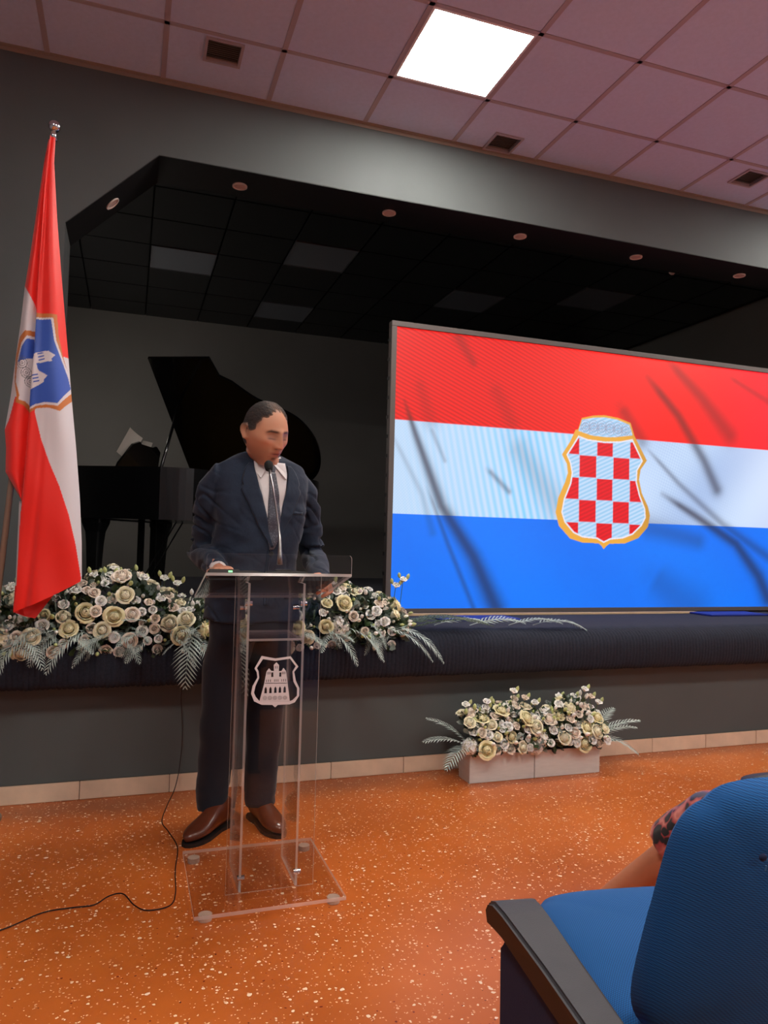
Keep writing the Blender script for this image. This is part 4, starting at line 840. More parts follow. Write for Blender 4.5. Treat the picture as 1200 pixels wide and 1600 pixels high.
def hand(mb, wrist, d, pn, curl=.5, side=1, spread=.05, thumb_curl=.4, sc=1.0, first=None):
    """five-fingered hand: d = direction of the fingers, pn = palm normal (towards what it touches), side = +1 puts the thumb on d x pn side"""
    wrist = Vector(wrist); d = Vector(d).normalized(); pn_ = Vector(pn); pn_ = (pn_-d*pn_.dot(d)).normalized(); ac_ = d.cross(pn_)*side
    mb.loft([wrist-d*.02, wrist+d*.012, wrist+d*.045, wrist+d*.078, wrist+d*.092], [(.026*sc, .018*sc), (.027*sc, .017*sc), (.038*sc, .0155*sc), (.041*sc, .014*sc), (.037*sc, .010*sc)], 14, up=ac_, power=2.4)
    for i, (of, L) in enumerate(((.030, .074), (.0105, .083), (-.0105, .078), (-.030, .062))):
        base = wrist+d*(.082-(.006 if i in (0, 3) else 0))*sc+ac_*of*sc; dd = (d+ac_*spread*(1.5-i)).normalized(); pts_ = [base-dd*.012]; a = 0; p = base; rr_ = [.0095*sc]
        pts_.append(p.copy()); rr_.append(.0098*sc)
        for k, (f_, cu_) in enumerate(((.45, .9), (.30, 1.1), (.25, .8))):
            a += curl*cu_; v = dd*math.cos(a)+pn_*math.sin(a)
            pts_.append(p+v*L*f_*.5*sc); rr_.append((.0088-.0008*k)*sc); p = p+v*L*f_*sc; pts_.append(p.copy()); rr_.append((.0086-.0009*k)*sc)
        pts_.append(p+v*.004); rr_.append(.004*sc); mb.loft(pts_, rr_, 10)
    b = wrist+d*.022*sc+ac_*.024*sc; v0 = (d*.75+ac_*.62+pn_*.25).normalized(); p1 = b+v0*.036*sc; v1 = (d*.9+ac_*.25+pn_*(.3+thumb_curl)).normalized(); p2 = p1+v1*.030*sc; v2 = (d*.9-ac_*.05+pn_*(.4+thumb_curl)).normalized(); p3 = p2+v2*.024*sc
    mb.loft([b-v0*.012, b+v0*.015, p1, (p1+p2)/2, p2, p3, p3+v2*.004], [.013*sc, .0135*sc, .0115*sc, .0105*sc, .0105*sc, .0085*sc, .004*sc], 10)
def sm(a, b, x): t = np.clip((x-a)/(b-a), 0, 1); return t*t*(3-2*t)

# ---- the speaker.  Everything below is in world coordinates; the body stands at MB0 and is turned by MR
MB0 = Vector((.510, 3.185, 0)); MR = .26
man = thing('person', 'man in a dark navy suit and grey tie, reading at the lectern with head bowed', 'person', MB0)
RZ = Matrix.Translation(MB0) @ Matrix.Rotation(MR, 4, 'Z')
def Lw(x, y, z): return RZ @ Vector((x, y, z))
HX = Matrix.Translation((.511, 3.015, 1.655)) @ Matrix.Rotation(.50, 4, 'Z') @ Matrix.Rotation(math.radians(16), 4, 'X') @ Matrix.Rotation(math.radians(-3), 4, 'Y') @ Matrix.Scale(1.09, 4)
HXi = HX.inverted()
sh = {-1: Lw(-.188, -.035, 1.478), 1: Lw(.186, -.035, 1.478)}
el = {-1: Vector((.300, 3.27, 1.165)), 1: Vector((.795, 3.30, 1.165))}
wr = {-1: Vector((.335, 2.925, 1.098)), 1: Vector((.755, 2.915, 1.045))}
b = MB()
hg, hd_ = head_grid()
hp = hg.reshape(-1, 3) @ np.array(HX.to_3x3()).T + np.array(HX.translation)
n0, n1 = hg.shape[:2]; idx = np.arange(n0*n1).reshape(n0, n1); nx_ = np.roll(idx, -1, 1)
qf = np.stack([idx[:-1], nx_[:-1], nx_[1:], idx[1:]], -1).reshape(-1, 4).tolist()
b.add(hp.tolist(), qf+[tuple(idx[0].tolist()), tuple(idx[-1].tolist()[::-1])])
for s in (-1, 1): ear(b, s, HX)
nk = [Lw(0, -.015, 1.43), Lw(.0, -.045, 1.49), Lw(.005, -.085, 1.55), HX @ Vector((0, .022, -.06)), HX @ Vector((0, .02, .0))]
b.loft(nk, [(.085, .07), (.060, .062), (.055, .060), (.054, .060), (.045, .055)], 24, up=(1, 0, 0))
def tors(mb, tab, sc=0, seg=40, power=2.3):
    mb.loft([Lw(0, yc, z) for z, a, bb, yc in tab], [(a+sc, bb+sc) for z, a, bb, yc in tab], seg, up=RZ.to_3x3() @ Vector((1, 0, 0)), power=power)
TT = [(.90, .17, .12, .0), (1.0, .165, .115, 0), (1.12, .155, .105, -.01), (1.25, .165, .11, -.03), (1.36, .175, .11, -.04), (1.43, .15, .09, -.04), (1.47, .10, .07, -.04), (1.50, .06, .05, -.04)]
tors(b, TT)
for s in (-1, 1):
    b.loft([sh[s]-Vector((s*.08, 0, .04)), sh[s]-Vector((s*.02, 0, .02)), (sh[s]*.5+el[s]*.5), el[s], el[s]*.5+wr[s]*.5, wr[s]], [.025, .036, .034, .032, .029, .025], 14)
# right hand (image left) on the folder edge, left hand on the right edge of the desk
hand(b, wr[-1], Vector((.06, -1, .10)), (0, -.10, -1), .50, side=-1, sc=1.0)
hand(b, wr[1], Vector((-.10, -.95, .10)), (-.85, -.1, -.45), .62, side=-1, sc=1.0)
leg = {-1: [Lw(-.09, .02, .93), Lw(-.10, 0, .75), Vector((.392, 3.19, .50)), Vector((.372, 3.25, .12)), Vector((.385, 3.235, .06))], 1: [Lw(.09, .02, .93), Lw(.095, 0, .75), Vector((.580, 3.19, .50)), Vector((.578, 3.27, .12)), Vector((.583, 3.26, .06))]}
for s in (-1, 1): b.loft(leg[s], [.095, .08, .055, .038, .036], 14)
me = remesh(b, 'body', .0034, 3, attr_mat('skin', .5, bump=.06, bscale=700, sss=.12))
body = link('body', me, man); body.location = -MB0
vw = verts_np(me); hi = np.array(HXi); hl = vw @ hi[:3, :3].T + hi[:3, 3]
cols = np.zeros((len(vw), 3)); skin = C3((196, 138, 108)); cols[:] = skin
x, y, z = hl.T; face = (y < .0) & (z > -.13) & (np.abs(x) < .09); ax = np.abs(x)
def tint(w_, c): 
    global cols
    w_ = np.clip(w_, 0, 1)[:, None]; cols = cols*(1-w_)+np.array(C3(c))*w_
hm = (vw[:, 2] > 1.48)
tint(.35*hm*sm(-.03, -.06, z)*(y < .03)*sm(-.13, -.11, z), (150, 100, 82))                           # shaved beard
tint(.45*hm*np.exp(-((ax-.045)/.02)**2-((z+.02)/.02)**2)*(y < 0), (206, 120, 92))
tint(.5*hm*np.exp(-(x/.014)**2-((z+.03)/.014)**2)*(y < -.08), (202, 112, 88))
tint(.85*hm*np.exp(-(x/.022)**4-((z+.0612)/.0085)**4)*(y < -.07), (166, 92, 82))                      # lips
tint(.9*hm*np.exp(-(x/.018)**4-((z+.0612)/.0017)**2)*(y < -.07), (60, 25, 25))
tint(.8*hm*np.exp(-(x/.010)**4-((z+.080)/.0055)**2)*(y < -.07), (66, 44, 38))
tint(.9*hm*np.exp(-((ax-.030)/.0135)**6-((z+.0045+.14*(ax-.030)**2*20)/.0024)**2)*(y < -.05), (36, 22, 20))  # lash line
tint(.6*hm*np.exp(-((ax-.028)/.020)**4-((z-.003)/.011)**4)*(y < -.05), (118, 70, 58))
tint(.35*hm*np.exp(-((ax-.030)/.018)**4-((z+.012)/.006)**2)*(y < -.05), (140, 92, 76))
tint(.9*hm*np.exp(-(np.abs(ax-.0125-.0)/.0035)**2-((z+.0395)/.002)**2)*(y < -.08), (60, 30, 26))
browz = .0225+.05*(ax-.018)-.6*np.clip(ax-.038, 0, 1)
tint(.95*hm*np.exp(-((ax-.030)/.0205)**6-((z-browz)/.0052)**2)*(y < -.04), (44, 32, 30))
stub = hm*sm(.015, .04, z)*sm(-.055, -.035, y)+hm*sm(-.02, .02, z)*sm(-.02, .0, y); tint(.55*stub*(ax > .03), (92, 72, 64))
tint(.5*hm*sm(.082, .10, z)*sm(-.075, -.05, y), (96, 76, 68))
hands_ = (vw[:, 2] < 1.3); tint(.25*hands_, (205, 130, 105))
set_col(me, cols)
# hair: short, receding in the middle, thick at the sides
def hairline(x_, y_, z_):
    side = sm(.028, .052, np.abs(x_))
    wv_ = .004*np.sin(x_*310+z_*90)+.003*np.sin(z_*520); front = -.050-.30*np.clip(np.abs(x_)-.012, 0, .03)+.9*np.clip(np.abs(x_)-.045, 0, 1)+wv_
    top = (z_ > .070) & (y_ > front+.012*(z_ < .09)*0)
    sides = (z_ > .012) & (y_ > -.048+.40*np.clip(.080-z_, 0, 1)+wv_) ; back_ = (y_ > .02) & (z_ > -.045)
    return (top | sides | back_)
hx, hy, hz = hg[..., 0], hg[..., 1], hg[..., 2]
mask = hairline(hx, hy, hz)
soft = mask.astype(float)
for _ in range(5): soft = (soft+np.roll(soft, 1, 1)+np.roll(soft, -1, 1)+np.vstack([soft[:1], soft[:-1]])+np.vstack([soft[1:], soft[-1:]]))/5
mask = soft > .12; soft = sm(.12, .95, soft)
nr = hg/np.linalg.norm(hg, axis=-1, keepdims=True)
rs = np.random.RandomState(4)
thick = .0012+.0045*sm(.03, .08, hz)*sm(.012, .035, np.abs(hx)+.5*np.clip(hy+.03, 0, 1))
nz = np.zeros(hx.shape)
for i in range(n0):
    for j in range(n1):
        if mask[i, j]: nz[i, j] = noise.noise(Vector((hx[i, j]*170, hy[i, j]*110, hz[i, j]*170)))
hair_p = hg+nr*(.0005+(thick+.0018*nz)*soft)[..., None]; base_p = hg-nr*.002
V_ = np.concatenate([hair_p.reshape(-1, 3), base_p.reshape(-1, 3)]); V_ = V_ @ np.array(HX.to_3x3()).T+np.array(HX.translation)-np.array(MB0)
F_ = []; N_ = n0*n1; m4 = mask[:-1] & np.roll(mask, -1, 1)[:-1] & mask[1:] & np.roll(mask, -1, 1)[1:]
cells_ = set(map(tuple, np.argwhere(m4)))
for (i, j) in cells_:
    a_, b_, c_, d_ = idx[i, j], idx[i, (j+1) % n1], idx[i+1, (j+1) % n1], idx[i+1, j]; F_.append((a_, b_, c_, d_))
    if (i+1, j) not in cells_: F_.append((d_, c_, c_+N_, d_+N_))
    if (i-1, j) not in cells_ and i > 0: F_.append((b_, a_, a_+N_, b_+N_))
    if (i, (j+1) % n1) not in cells_: F_.append((c_, b_, b_+N_, c_+N_))
    if (i, (j-1) % n1) not in cells_: F_.append((a_, d_, d_+N_, a_+N_))
m = MB(); m.add(V_.tolist(), [tuple(int(q) for q in f) for f in F_]); hme = m.mesh('hair', attr_mat('short_dark_hair', .75, bump=.8, bscale=380), True)
thin_top = np.exp(-(hx/.028)**2)*sm(.03, -.04, hy)*sm(.07, .09, hz); cov = (1.15*soft**.6*(1-.5*thin_top)*(.92+.3*nz)).clip(0, 1).reshape(-1)
hc = np.array(C3((44, 38, 37)))*cov[:, None]*(1+.5*nz.reshape(-1)[:, None])+np.array(C3((130, 98, 80)))*(1-cov[:, None]); set_col(hme, np.vstack([hc, hc]))
bmh = bmesh.new(); bmh.from_mesh(hme); bmesh.ops.delete(bmh, geom=[v for v in bmh.verts if not v.link_faces], context='VERTS'); bmh.to_mesh(hme); bmh.free(); link('hair', hme, man)

# ---- suit
M_suit = mat('navy_suit_wool', (22, 36, 57), .85, sheen=.12, var=.08, vscale=90, bump=.5, bscale=16)
M_suit2 = mat('navy_suit_trousers', (15, 20, 34), .88, sheen=.15, bump=.2, bscale=12)
M_shirt = mat('white_shirt', (214, 208, 210), .8, bump=.12, bscale=30)
JT = [(.88, .208, .142, .004), (.95, .204, .142, .002), (1.02, .196, .138, -.002), (1.12, .182, .130, -.012), (1.22, .186, .132, -.028), (1.32, .200, .136, -.04), (1.40, .208, .130, -.042), (1.48, .216, .112, -.040), (1.522, .200, .092, -.036), (1.538, .140, .070, -.018), (1.552, .095, .050, .006), (1.565, .07, .035, .012)]
j = MB(); tors(j, JT, 0, 64, 2.35)
def sleeve(mb, s, ex=0):
    A, E_, W_e = sh[s], el[s], wr[s]+Vector((0, .035, .004)); up_ = Vector((0, 0, 1))
    pts_ = [A+Vector((-s*.075, .0, -.03)), A+Vector((s*.0, 0, .004)), A+(E_-A)*.16+Vector((s*.012, 0, .004)), A+(E_-A)*.35+Vector((s*.010, 0, 0)), A+(E_-A)*.6+Vector((s*.006, .006, 0)), A+(E_-A)*.85+Vector((0, .008, 0)), E_+Vector((0, .006, -.012)), E_+(W_e-E_)*.22+Vector((0, 0, -.012)), E_+(W_e-E_)*.5, E_+(W_e-E_)*.8, W_e]
    rr_ = [.040, .055, .062, .063, .060, .058, .056, .054, .048, .043, .040]
    mb.loft(pts_, [r_+ex for r_ in rr_], 22)
    for k in range(5):     # soft wrinkles round the elbow
        t = .72+.07*k; c = A+(E_-A)*t; tg = (E_-A).normalized(); tg = (tg+Vector((s*.35*(1 if k % 2 else -1), -.2, 0))).normalized(); a_ = tg.orthogonal().normalized(); b_ = tg.cross(a_); R_ = .0605
        ps = [c+Vector((s*.004, .006, 0))+(a_*math.cos(q)+b_*math.sin(q))*R_ for q in np.linspace(.3+k*1.7, .3+k*1.7+3.2, 9)]; mb.loft(ps, [.002]+[.0055]*7+[.002], 6)
for s in (-1, 1): sleeve(j, s)
jm = remesh(j, 'jacket', .0062, 5, M_suit)
# pull creases: displace the cloth a little
a_ = verts_np(jm); nrm = np.empty(len(a_)*3, np.float32); jm.vertices.foreach_get('normal', nrm); nrm = nrm.reshape(-1, 3)
dsp = np.array([noise.noise(Vector((p[0]*9+p[2]*6, p[1]*9, p[2]*17-p[0]*8)))*.0095+noise.noise(Vector((p[0]*26, p[1]*26, p[2]*34)))*.0018 for p in a_.tolist()])
crn = np.array([noise.noise(Vector((p[0]*7+3, p[1]*7, p[2]*13+p[0]*9))) for p in a_.tolist()]); loc_ = (a_-np.array(MB0)) @ np.array([math.cos(MR), math.sin(MR), 0]); slv = sm(.17, .22, np.abs(loc_))*.9+.25
dsp -= .011*np.clip(1-np.abs(crn)/.13, 0, 1)*slv
low = sm(1.46, 1.36, a_[:, 2])*.8+.2; a_ += nrm*(dsp*low)[:, None]; jm.vertices.foreach_set('co', a_.ravel()); jm.update()
jk = link('jacket', jm, man); jk.location = -MB0
from mathutils.bvhtree import BVHTree
bv = BVHTree.FromPolygons([Vector(v) for v in a_.tolist()], [tuple(p.vertices) for p in jm.polygons])
def chest(x_, z_, off):
    o_ = Lw(x_, -.6, z_); d = (RZ.to_3x3() @ Vector((0, 1, 0))); h = bv.ray_cast(o_, d)
    if h[0] is None or h[3] > .75: return Lw(x_, -.09, z_)-d*off-MB0
    return h[0]-d*off-MB0
def chest_strip(name, rows, off, mt, nx=7, thick_=.004, side_off=None, parent=man):
    """rows: (z, x_from, x_to)"""
    z_ = [r[0] for r in rows]; G = []
    nn_ = max(2, int(abs(z_[0]-z_[-1])/.008)); zz_ = np.linspace(z_[0], z_[-1], nn_+1); zo = z_[::-1] if z_[0] > z_[-1] else z_
    def it(k): v_ = [r[k] for r in rows]; return np.interp(zz_, zo, v_[::-1] if z_[0] > z_[-1] else v_)
    x0_, x1_ = it(1), it(2)
    P_ = np.array([[chest(x0_[i]+(x1_[i]-x0_[i])*q/nx, zz_[i], off) for q in range(nx+1)] for i in range(nn_+1)])
    P_[1:-1] = (P_[:-2]+2*P_[1:-1]+P_[2:])/4; d = np.array(RZ.to_3x3() @ Vector((0, 1, 0)))
    nR, nC = P_.shape[:2]; V_ = np.concatenate([P_.reshape(-1, 3), (P_+d*thick_).reshape(-1, 3)]).tolist(); id_ = np.arange(nR*nC).reshape(nR, nC); K = nR*nC; F_ = []
    for i in range(nR-1):
        for q in range(nC-1): F_ += [(id_[i, q], id_[i, q+1], id_[i+1, q+1], id_[i+1, q]), (K+id_[i, q], K+id_[i+1, q], K+id_[i+1, q+1], K+id_[i, q+1])]
    bd = [id_[0, q] for q in range(nC)]+[id_[i, -1] for i in range(1, nR)]+[id_[-1, q] for q in range(nC-2, -1, -1)]+[id_[i, 0] for i in range(nR-2, 0, -1)]
    for q in range(len(bd)): a1, a2 = bd[q], bd[(q+1) % len(bd)]; F_.append((a1, a2, K+a2, K+a1))
    m_ = MB(); m_.add(V_, [tuple(int(t) for t in f) for f in F_]); return m_.build(name, mt, parent, smooth=True)
# shirt front between the lapels, then lapels over it
chest_strip('shirt', [(1.545, -.070, .070), (1.50, -.072, .072), (1.48, -.068, .068), (1.40, -.052, .052), (1.30, -.030, .030), (1.205, -.004, .006)], .005, M_shirt, 10, .006)
for s in (-1, 1):
    rows = [(1.535, .076, .094), (1.515, .077, .112), (1.475, .070, .126), (1.452, .066, .132), (1.44, .0635, .112), (1.436, .063, .140), (1.425, .060, .136), (1.38, .048, .114), (1.32, .033, .086), (1.26, .018, .052), (1.215, .004, .018), (1.19, -.008, .004)]
    chest_strip('lapel', [(z_, s*x0_, s*x1_) for z_, x0_, x1_ in rows], .0125 if s < 0 else .0105, M_suit, 8, .007)
    chest_strip('jacket_front_edge', [(1.20, s*-.006-.004, s*.006), (1.10, s*-.008-.006, s*.004), (.95, s*-.01-.006, s*.002)], .002+.003*(s < 0), M_suit, 2, .004)
chest_strip('breast_pocket', [(1.342, .085, .150), (1.330, .085, .150)], .004, M_suit, 6, .003)
for s in (-1, 1): chest_strip('pocket_flap', [(1.02, s*.085, s*.160), (.975, s*.085, s*.160)], .004, M_suit, 6, .003)
# jacket collar round the back of the neck
cp_ = [Lw(.095*math.sin(a), -.040+.078*-math.cos(a)*-1, 1.525+.018*math.cos(a)) for a in np.linspace(-1.75, 1.75, 17)]
m = MB(); m.loft([p-MB0 for p in cp_], [(.022, .006)]*len(cp_), 8, up=(0, 0, 1)); m.build('jacket_collar', M_suit, man, smooth=True)
# shirt collar band and wings
cp_ = [Lw(.066*math.sin(a), -.050-.068*math.cos(a), 1.556+.014*-math.cos(a)) for a in np.linspace(0, 2*PI, 25)]
m = MB(); m.loft([p-MB0 for p in cp_], [(.021, .004)]*len(cp_), 8, up=(0, 0, 1)); m.build('shirt_collar', M_shirt, man, smooth=True)
for s in (-1, 1):
    A1, A2, A3, A4 = Lw(s*.006, -.134, 1.538), Lw(s*.064, -.084, 1.574), Lw(s*.086, -.104, 1.534), Lw(s*.056, -.168, 1.470)
    nA = (A2-A1).cross(A4-A1).normalized()*.005; nA = nA if nA.y < 0 else -nA
    m = MB(); m.add([(p-MB0)[:] for p in (A1, A2, A3, A4)]+[(p+nA-MB0)[:] for p in (A1, A2, A3, A4)], [(0, 1, 2, 3), (7, 6, 5, 4), (0, 4, 5, 1), (1, 5, 6, 2), (2, 6, 7, 3), (3, 7, 4, 0)]); m.build('collar_wing', M_shirt, man)
def tie_mat():
    k = NT('grey_woven_tie'); tc = k.n('ShaderNodeTexCoord'); ck = k.n('ShaderNodeTexVoronoi'); ck.inputs['Scale'].default_value = 130; k.l(tc.outputs['Object'], ck.inputs[0])
    rp = k.n('ShaderNodeValToRGB'); rp.color_ramp.elements[0].color = (*lin((110, 112, 124)), 1); rp.color_ramp.elements[1].color = (*lin((62, 64, 76)), 1); rp.color_ramp.elements[1].position = .5; k.l(ck.outputs[0], rp.inputs[0]); k.l(rp.outputs[0], k.b.inputs['Base Color']); k.b.inputs['Roughness'].default_value = .5; return k.m
M_tie = tie_mat()
chest_strip('tie', [(1.50, -.014, .014), (1.47, -.016, .016), (1.38, -.024, .025), (1.28, -.029, .031), (1.215, -.018, .024), (1.18, -.006, .010)], .012, M_tie, 6, .006)
kn = Lw(0, -.142, 1.503)-MB0; MB().loft([kn+Vector((0, .012, .022)), kn+Vector((0, 0, .014)), kn+Vector((0, -.004, -.012)), kn+Vector((0, .0, -.024))], [(.016, .010), (.020, .012), (.014, .010), (.011, .006)], 14, up=(1, 0, 0)).build('tie_knot', M_tie, man, smooth=True)
for z_ in (1.165, 1.06):
    p = chest(.006, z_, .004); MB().loft([p, p+Vector((0, -.004, 0))], [.010, .009], 16).build('button', M_blackplastic, man)
for s in (-1, 1):     # shirt cuffs
    d = (wr[s]-el[s]).normalized(); c = wr[s]+Vector((0, .030, .002))-MB0; MB().loft([c-d*.02, c+d*.014, c+d*.016, c-d*.02], [.034, .033, .029, .029], 18, caps=False).build('shirt_cuff', M_shirt, man, smooth=True)
# trousers
tr_ = MB(); tors(tr_, [(1.00, .16, .11, .0), (.92, .178, .12, .0), (.86, .182, .125, .0), (.80, .17, .11, .0)], 0, 40)
lt = {-1: [Lw(-.09, .0, .93), Lw(-.088, .0, .80), Vector((.398, 3.19, .66)), Vector((.390, 3.19, .50)), Vector((.382, 3.21, .34)), Vector((.375, 3.235, .20)), Vector((.373, 3.24, .13)), Vector((.372, 3.235, .085)), Vector((.372, 3.232, .07))],
      1: [Lw(.09, .0, .93), Lw(.088, 0, .80), Vector((.592, 3.20, .66)), Vector((.583, 3.20, .50)), Vector((.580, 3.22, .34)), Vector((.577, 3.245, .20)), Vector((.577, 3.25, .13)), Vector((.578, 3.245, .085)), Vector((.578, 3.242, .07))]}
for s in (-1, 1): tr_.loft(lt[s], [(.098, .11), (.095, .11), (.088, .098), (.080, .088), (.074, .080), (.069, .078), (.067, .078), (.064, .074), (.060, .070)], 26, up=(1, 0, 0))
tm_ = remesh(tr_, 'trousers', .0075, 4, M_suit2); a_ = verts_np(tm_); nrm = np.empty(len(a_)*3, np.float32); tm_.vertices.foreach_get('normal', nrm); nrm = nrm.reshape(-1, 3)
dsp = np.array([noise.noise(Vector((p[0]*7, p[1]*7, p[2]*11)))*.007+noise.noise(Vector((p[0]*14, p[1]*14, p[2]*40)))*.005*max(0, 1-p[2]/.3) for p in a_.tolist()]); a_ += nrm*dsp[:, None]; tm_.vertices.foreach_set('co', a_.ravel()); tm_.update()
to = link('trousers', tm_, man); to.location = -MB0
# shoes
M_shoe = mat('brown_leather', (92, 44, 26), .28, coat=.3, var=.25, vscale=14); M_sole = mat('shoe_sole', (22, 14, 12), .6)
def shoe(parent, heel, toe, off, Ms=M_shoe, L=.295, name='shoe'):
    heel = Vector(heel); toe = Vector(toe); d = (toe-heel).normalized(); ang = math.atan2(d.y, d.x)
    X = Matrix.Translation(heel-off) @ Matrix.Rotation(ang, 4, 'Z')     # x forward
    sec = [(-.002, .022, .030, .050), (.015, .032, .044, .052), (.045, .036, .056, .056), (.08, .036, .058, .058), (.12, .036, .048, .048), (.16, .042, .038, .038), (.20, .047, .030, .030), (.235, .045, .025, .025), (.265, .036, .021, .021), (.285, .022, .016, .016), (.294, .008, .010, .010)]
    m_ = MB(); m_.loft([X @ Vector((a, 0, .016+c)) for a, b_, c, dd in sec], [(b_, c) for a, b_, c, dd in sec], 20, up=X.to_3x3() @ Vector((0, 1, 0)), power=2.5)
    s_ = m_.build(name, Ms, parent, smooth=True)
    m_ = MB(); oc = [(-.006, .020), (.015, .036), (.05, .038), (.10, .034), (.15, .042), (.20, .050), (.24, .047), (.27, .037), (.292, .022), (.300, .004)]
    o_ = [(a, b_) for a, b_ in oc]+[(a, -b_) for a, b_ in oc[::-1]]; n_ = len(o_)
    m_.add([(X @ Vector((a, b_, .0)))[:] for a, b_ in o_]+[(X @ Vector((a, b_, .014)))[:] for a, b_ in o_], [tuple(range(n_)), tuple(range(2*n_-1, n_-1, -1))]+[(i, (i+1) % n_, n_+(i+1) % n_, n_+i) for i in range(n_)])
    m_.build('sole', M_sole, s_)
    for q in range(3):
        a = .105+.018*q; MB().loft([X @ Vector((a, -.018, .098-.012*q)), X @ Vector((a+.004, 0, .106-.0125*q)), X @ Vector((a, .018, .098-.012*q))], [.0022]*3, 6).build('lace', M_sole, s_)
    return s_
shoe(man, (.455, 3.268, 0), (.250, 3.045, 0), MB0); shoe(man, (.560, 3.325, 0), (.640, 3.02, 0), MB0)
# ------------------------------------------------------------------ foreground seats
M_blue = None
def upholstery():
    k = NT('blue_seat_fabric'); tc = k.n('ShaderNodeTexCoord'); wv = k.n('ShaderNodeTexWave'); wv.inputs['Scale'].default_value = 105; wv.inputs['Distortion'].default_value = .6; wv.bands_direction = 'DIAGONAL'; k.l(tc.outputs['Object'], wv.inputs['Vector'])
    w2 = k.n('ShaderNodeTexWave'); w2.inputs['Scale'].default_value = 90; w2.bands_direction = 'Z'; w2.inputs['Distortion'].default_value = .6; k.l(tc.outputs['Object'], w2.inputs['Vector'])
    ad = k.n('ShaderNodeMath', operation='ADD'); k.l(wv.outputs['Fac'], ad.inputs[0]); k.l(w2.outputs['Fac'], ad.inputs[1])
    rp = k.n('ShaderNodeValToRGB'); rp.color_ramp.elements[0].color = (*lin((2, 58, 112)), 1); rp.color_ramp.elements[1].color = (*lin((6, 98, 168)), 1)
    hf = k.n('ShaderNodeMath', operation='MULTIPLY'); hf.inputs[1].default_value = .5; k.l(ad.outputs[0], hf.inputs[0]); k.l(hf.outputs[0], rp.inputs[0]); k.l(rp.outputs[0], k.b.inputs['Base Color'])
    bp = k.n('ShaderNodeBump'); bp.inputs['Strength'].default_value = .35; bp.inputs['Distance'].default_value = .0015; k.l(hf.outputs[0], bp.inputs['Height']); k.l(bp.outputs[0], k.b.inputs['Normal'])
    k.b.inputs['Roughness'].default_value = .85; k.b.inputs['Sheen Weight'].default_value = .03; return k.m
M_blue = upholstery(); M_panel_b = mat('dark_blue_side_cloth', (12, 24, 62), .9, bump=.1, bscale=300); M_arm = mat('grey_armrest', (60, 60, 64), .55, bump=.12, bscale=500, var=.06, vscale=20); M_armd = mat('dark_brown_arm_side', (22, 13, 13), .5)
M_piping = mat('blue_seam_thread', (60, 120, 175), .8)
def rounded_pad(w_, h, t, r, bulge, nx_=28, nz_=28, taper=.0):
    """padded slab in x (width) / z (height) with thickness in y; superellipse outline"""
    m_ = MB(); G = []
    for side_ in (1, -1):
        for i in range(nz_+1):
            v = i/nz_*2-1
            for q in range(nx_+1):
                u = q/nx_*2-1
                # square to rounded square
                a = u; b_ = v; k = r
                d = max(abs(u), abs(v)); l4 = (abs(u)**5+abs(v)**5)**.2 or 1; sc_ = d/l4 if l4 > 0 else 1; sc_ = 1-(1-sc_)*k
                X_ = u*sc_*w_/2*(1-taper*v); Z_ = v*sc_*h/2
                e = 1-d**6; G.append((X_, side_*(t/2*max(e, 0)**.5+bulge*(1-u*u)*(1-v*v)*e), Z_))
    n_ = (nx_+1)*(nz_+1); F_ = []
    for s_ in range(2):
        for i in range(nz_):
            for q in range(nx_): a = s_*n_+i*(nx_+1)+q; F_.append((a, a+1, a+nx_+2, a+nx_+1) if s_ else (a, a+nx_+1, a+nx_+2, a+1))
    m_.add(G, F_); return m_
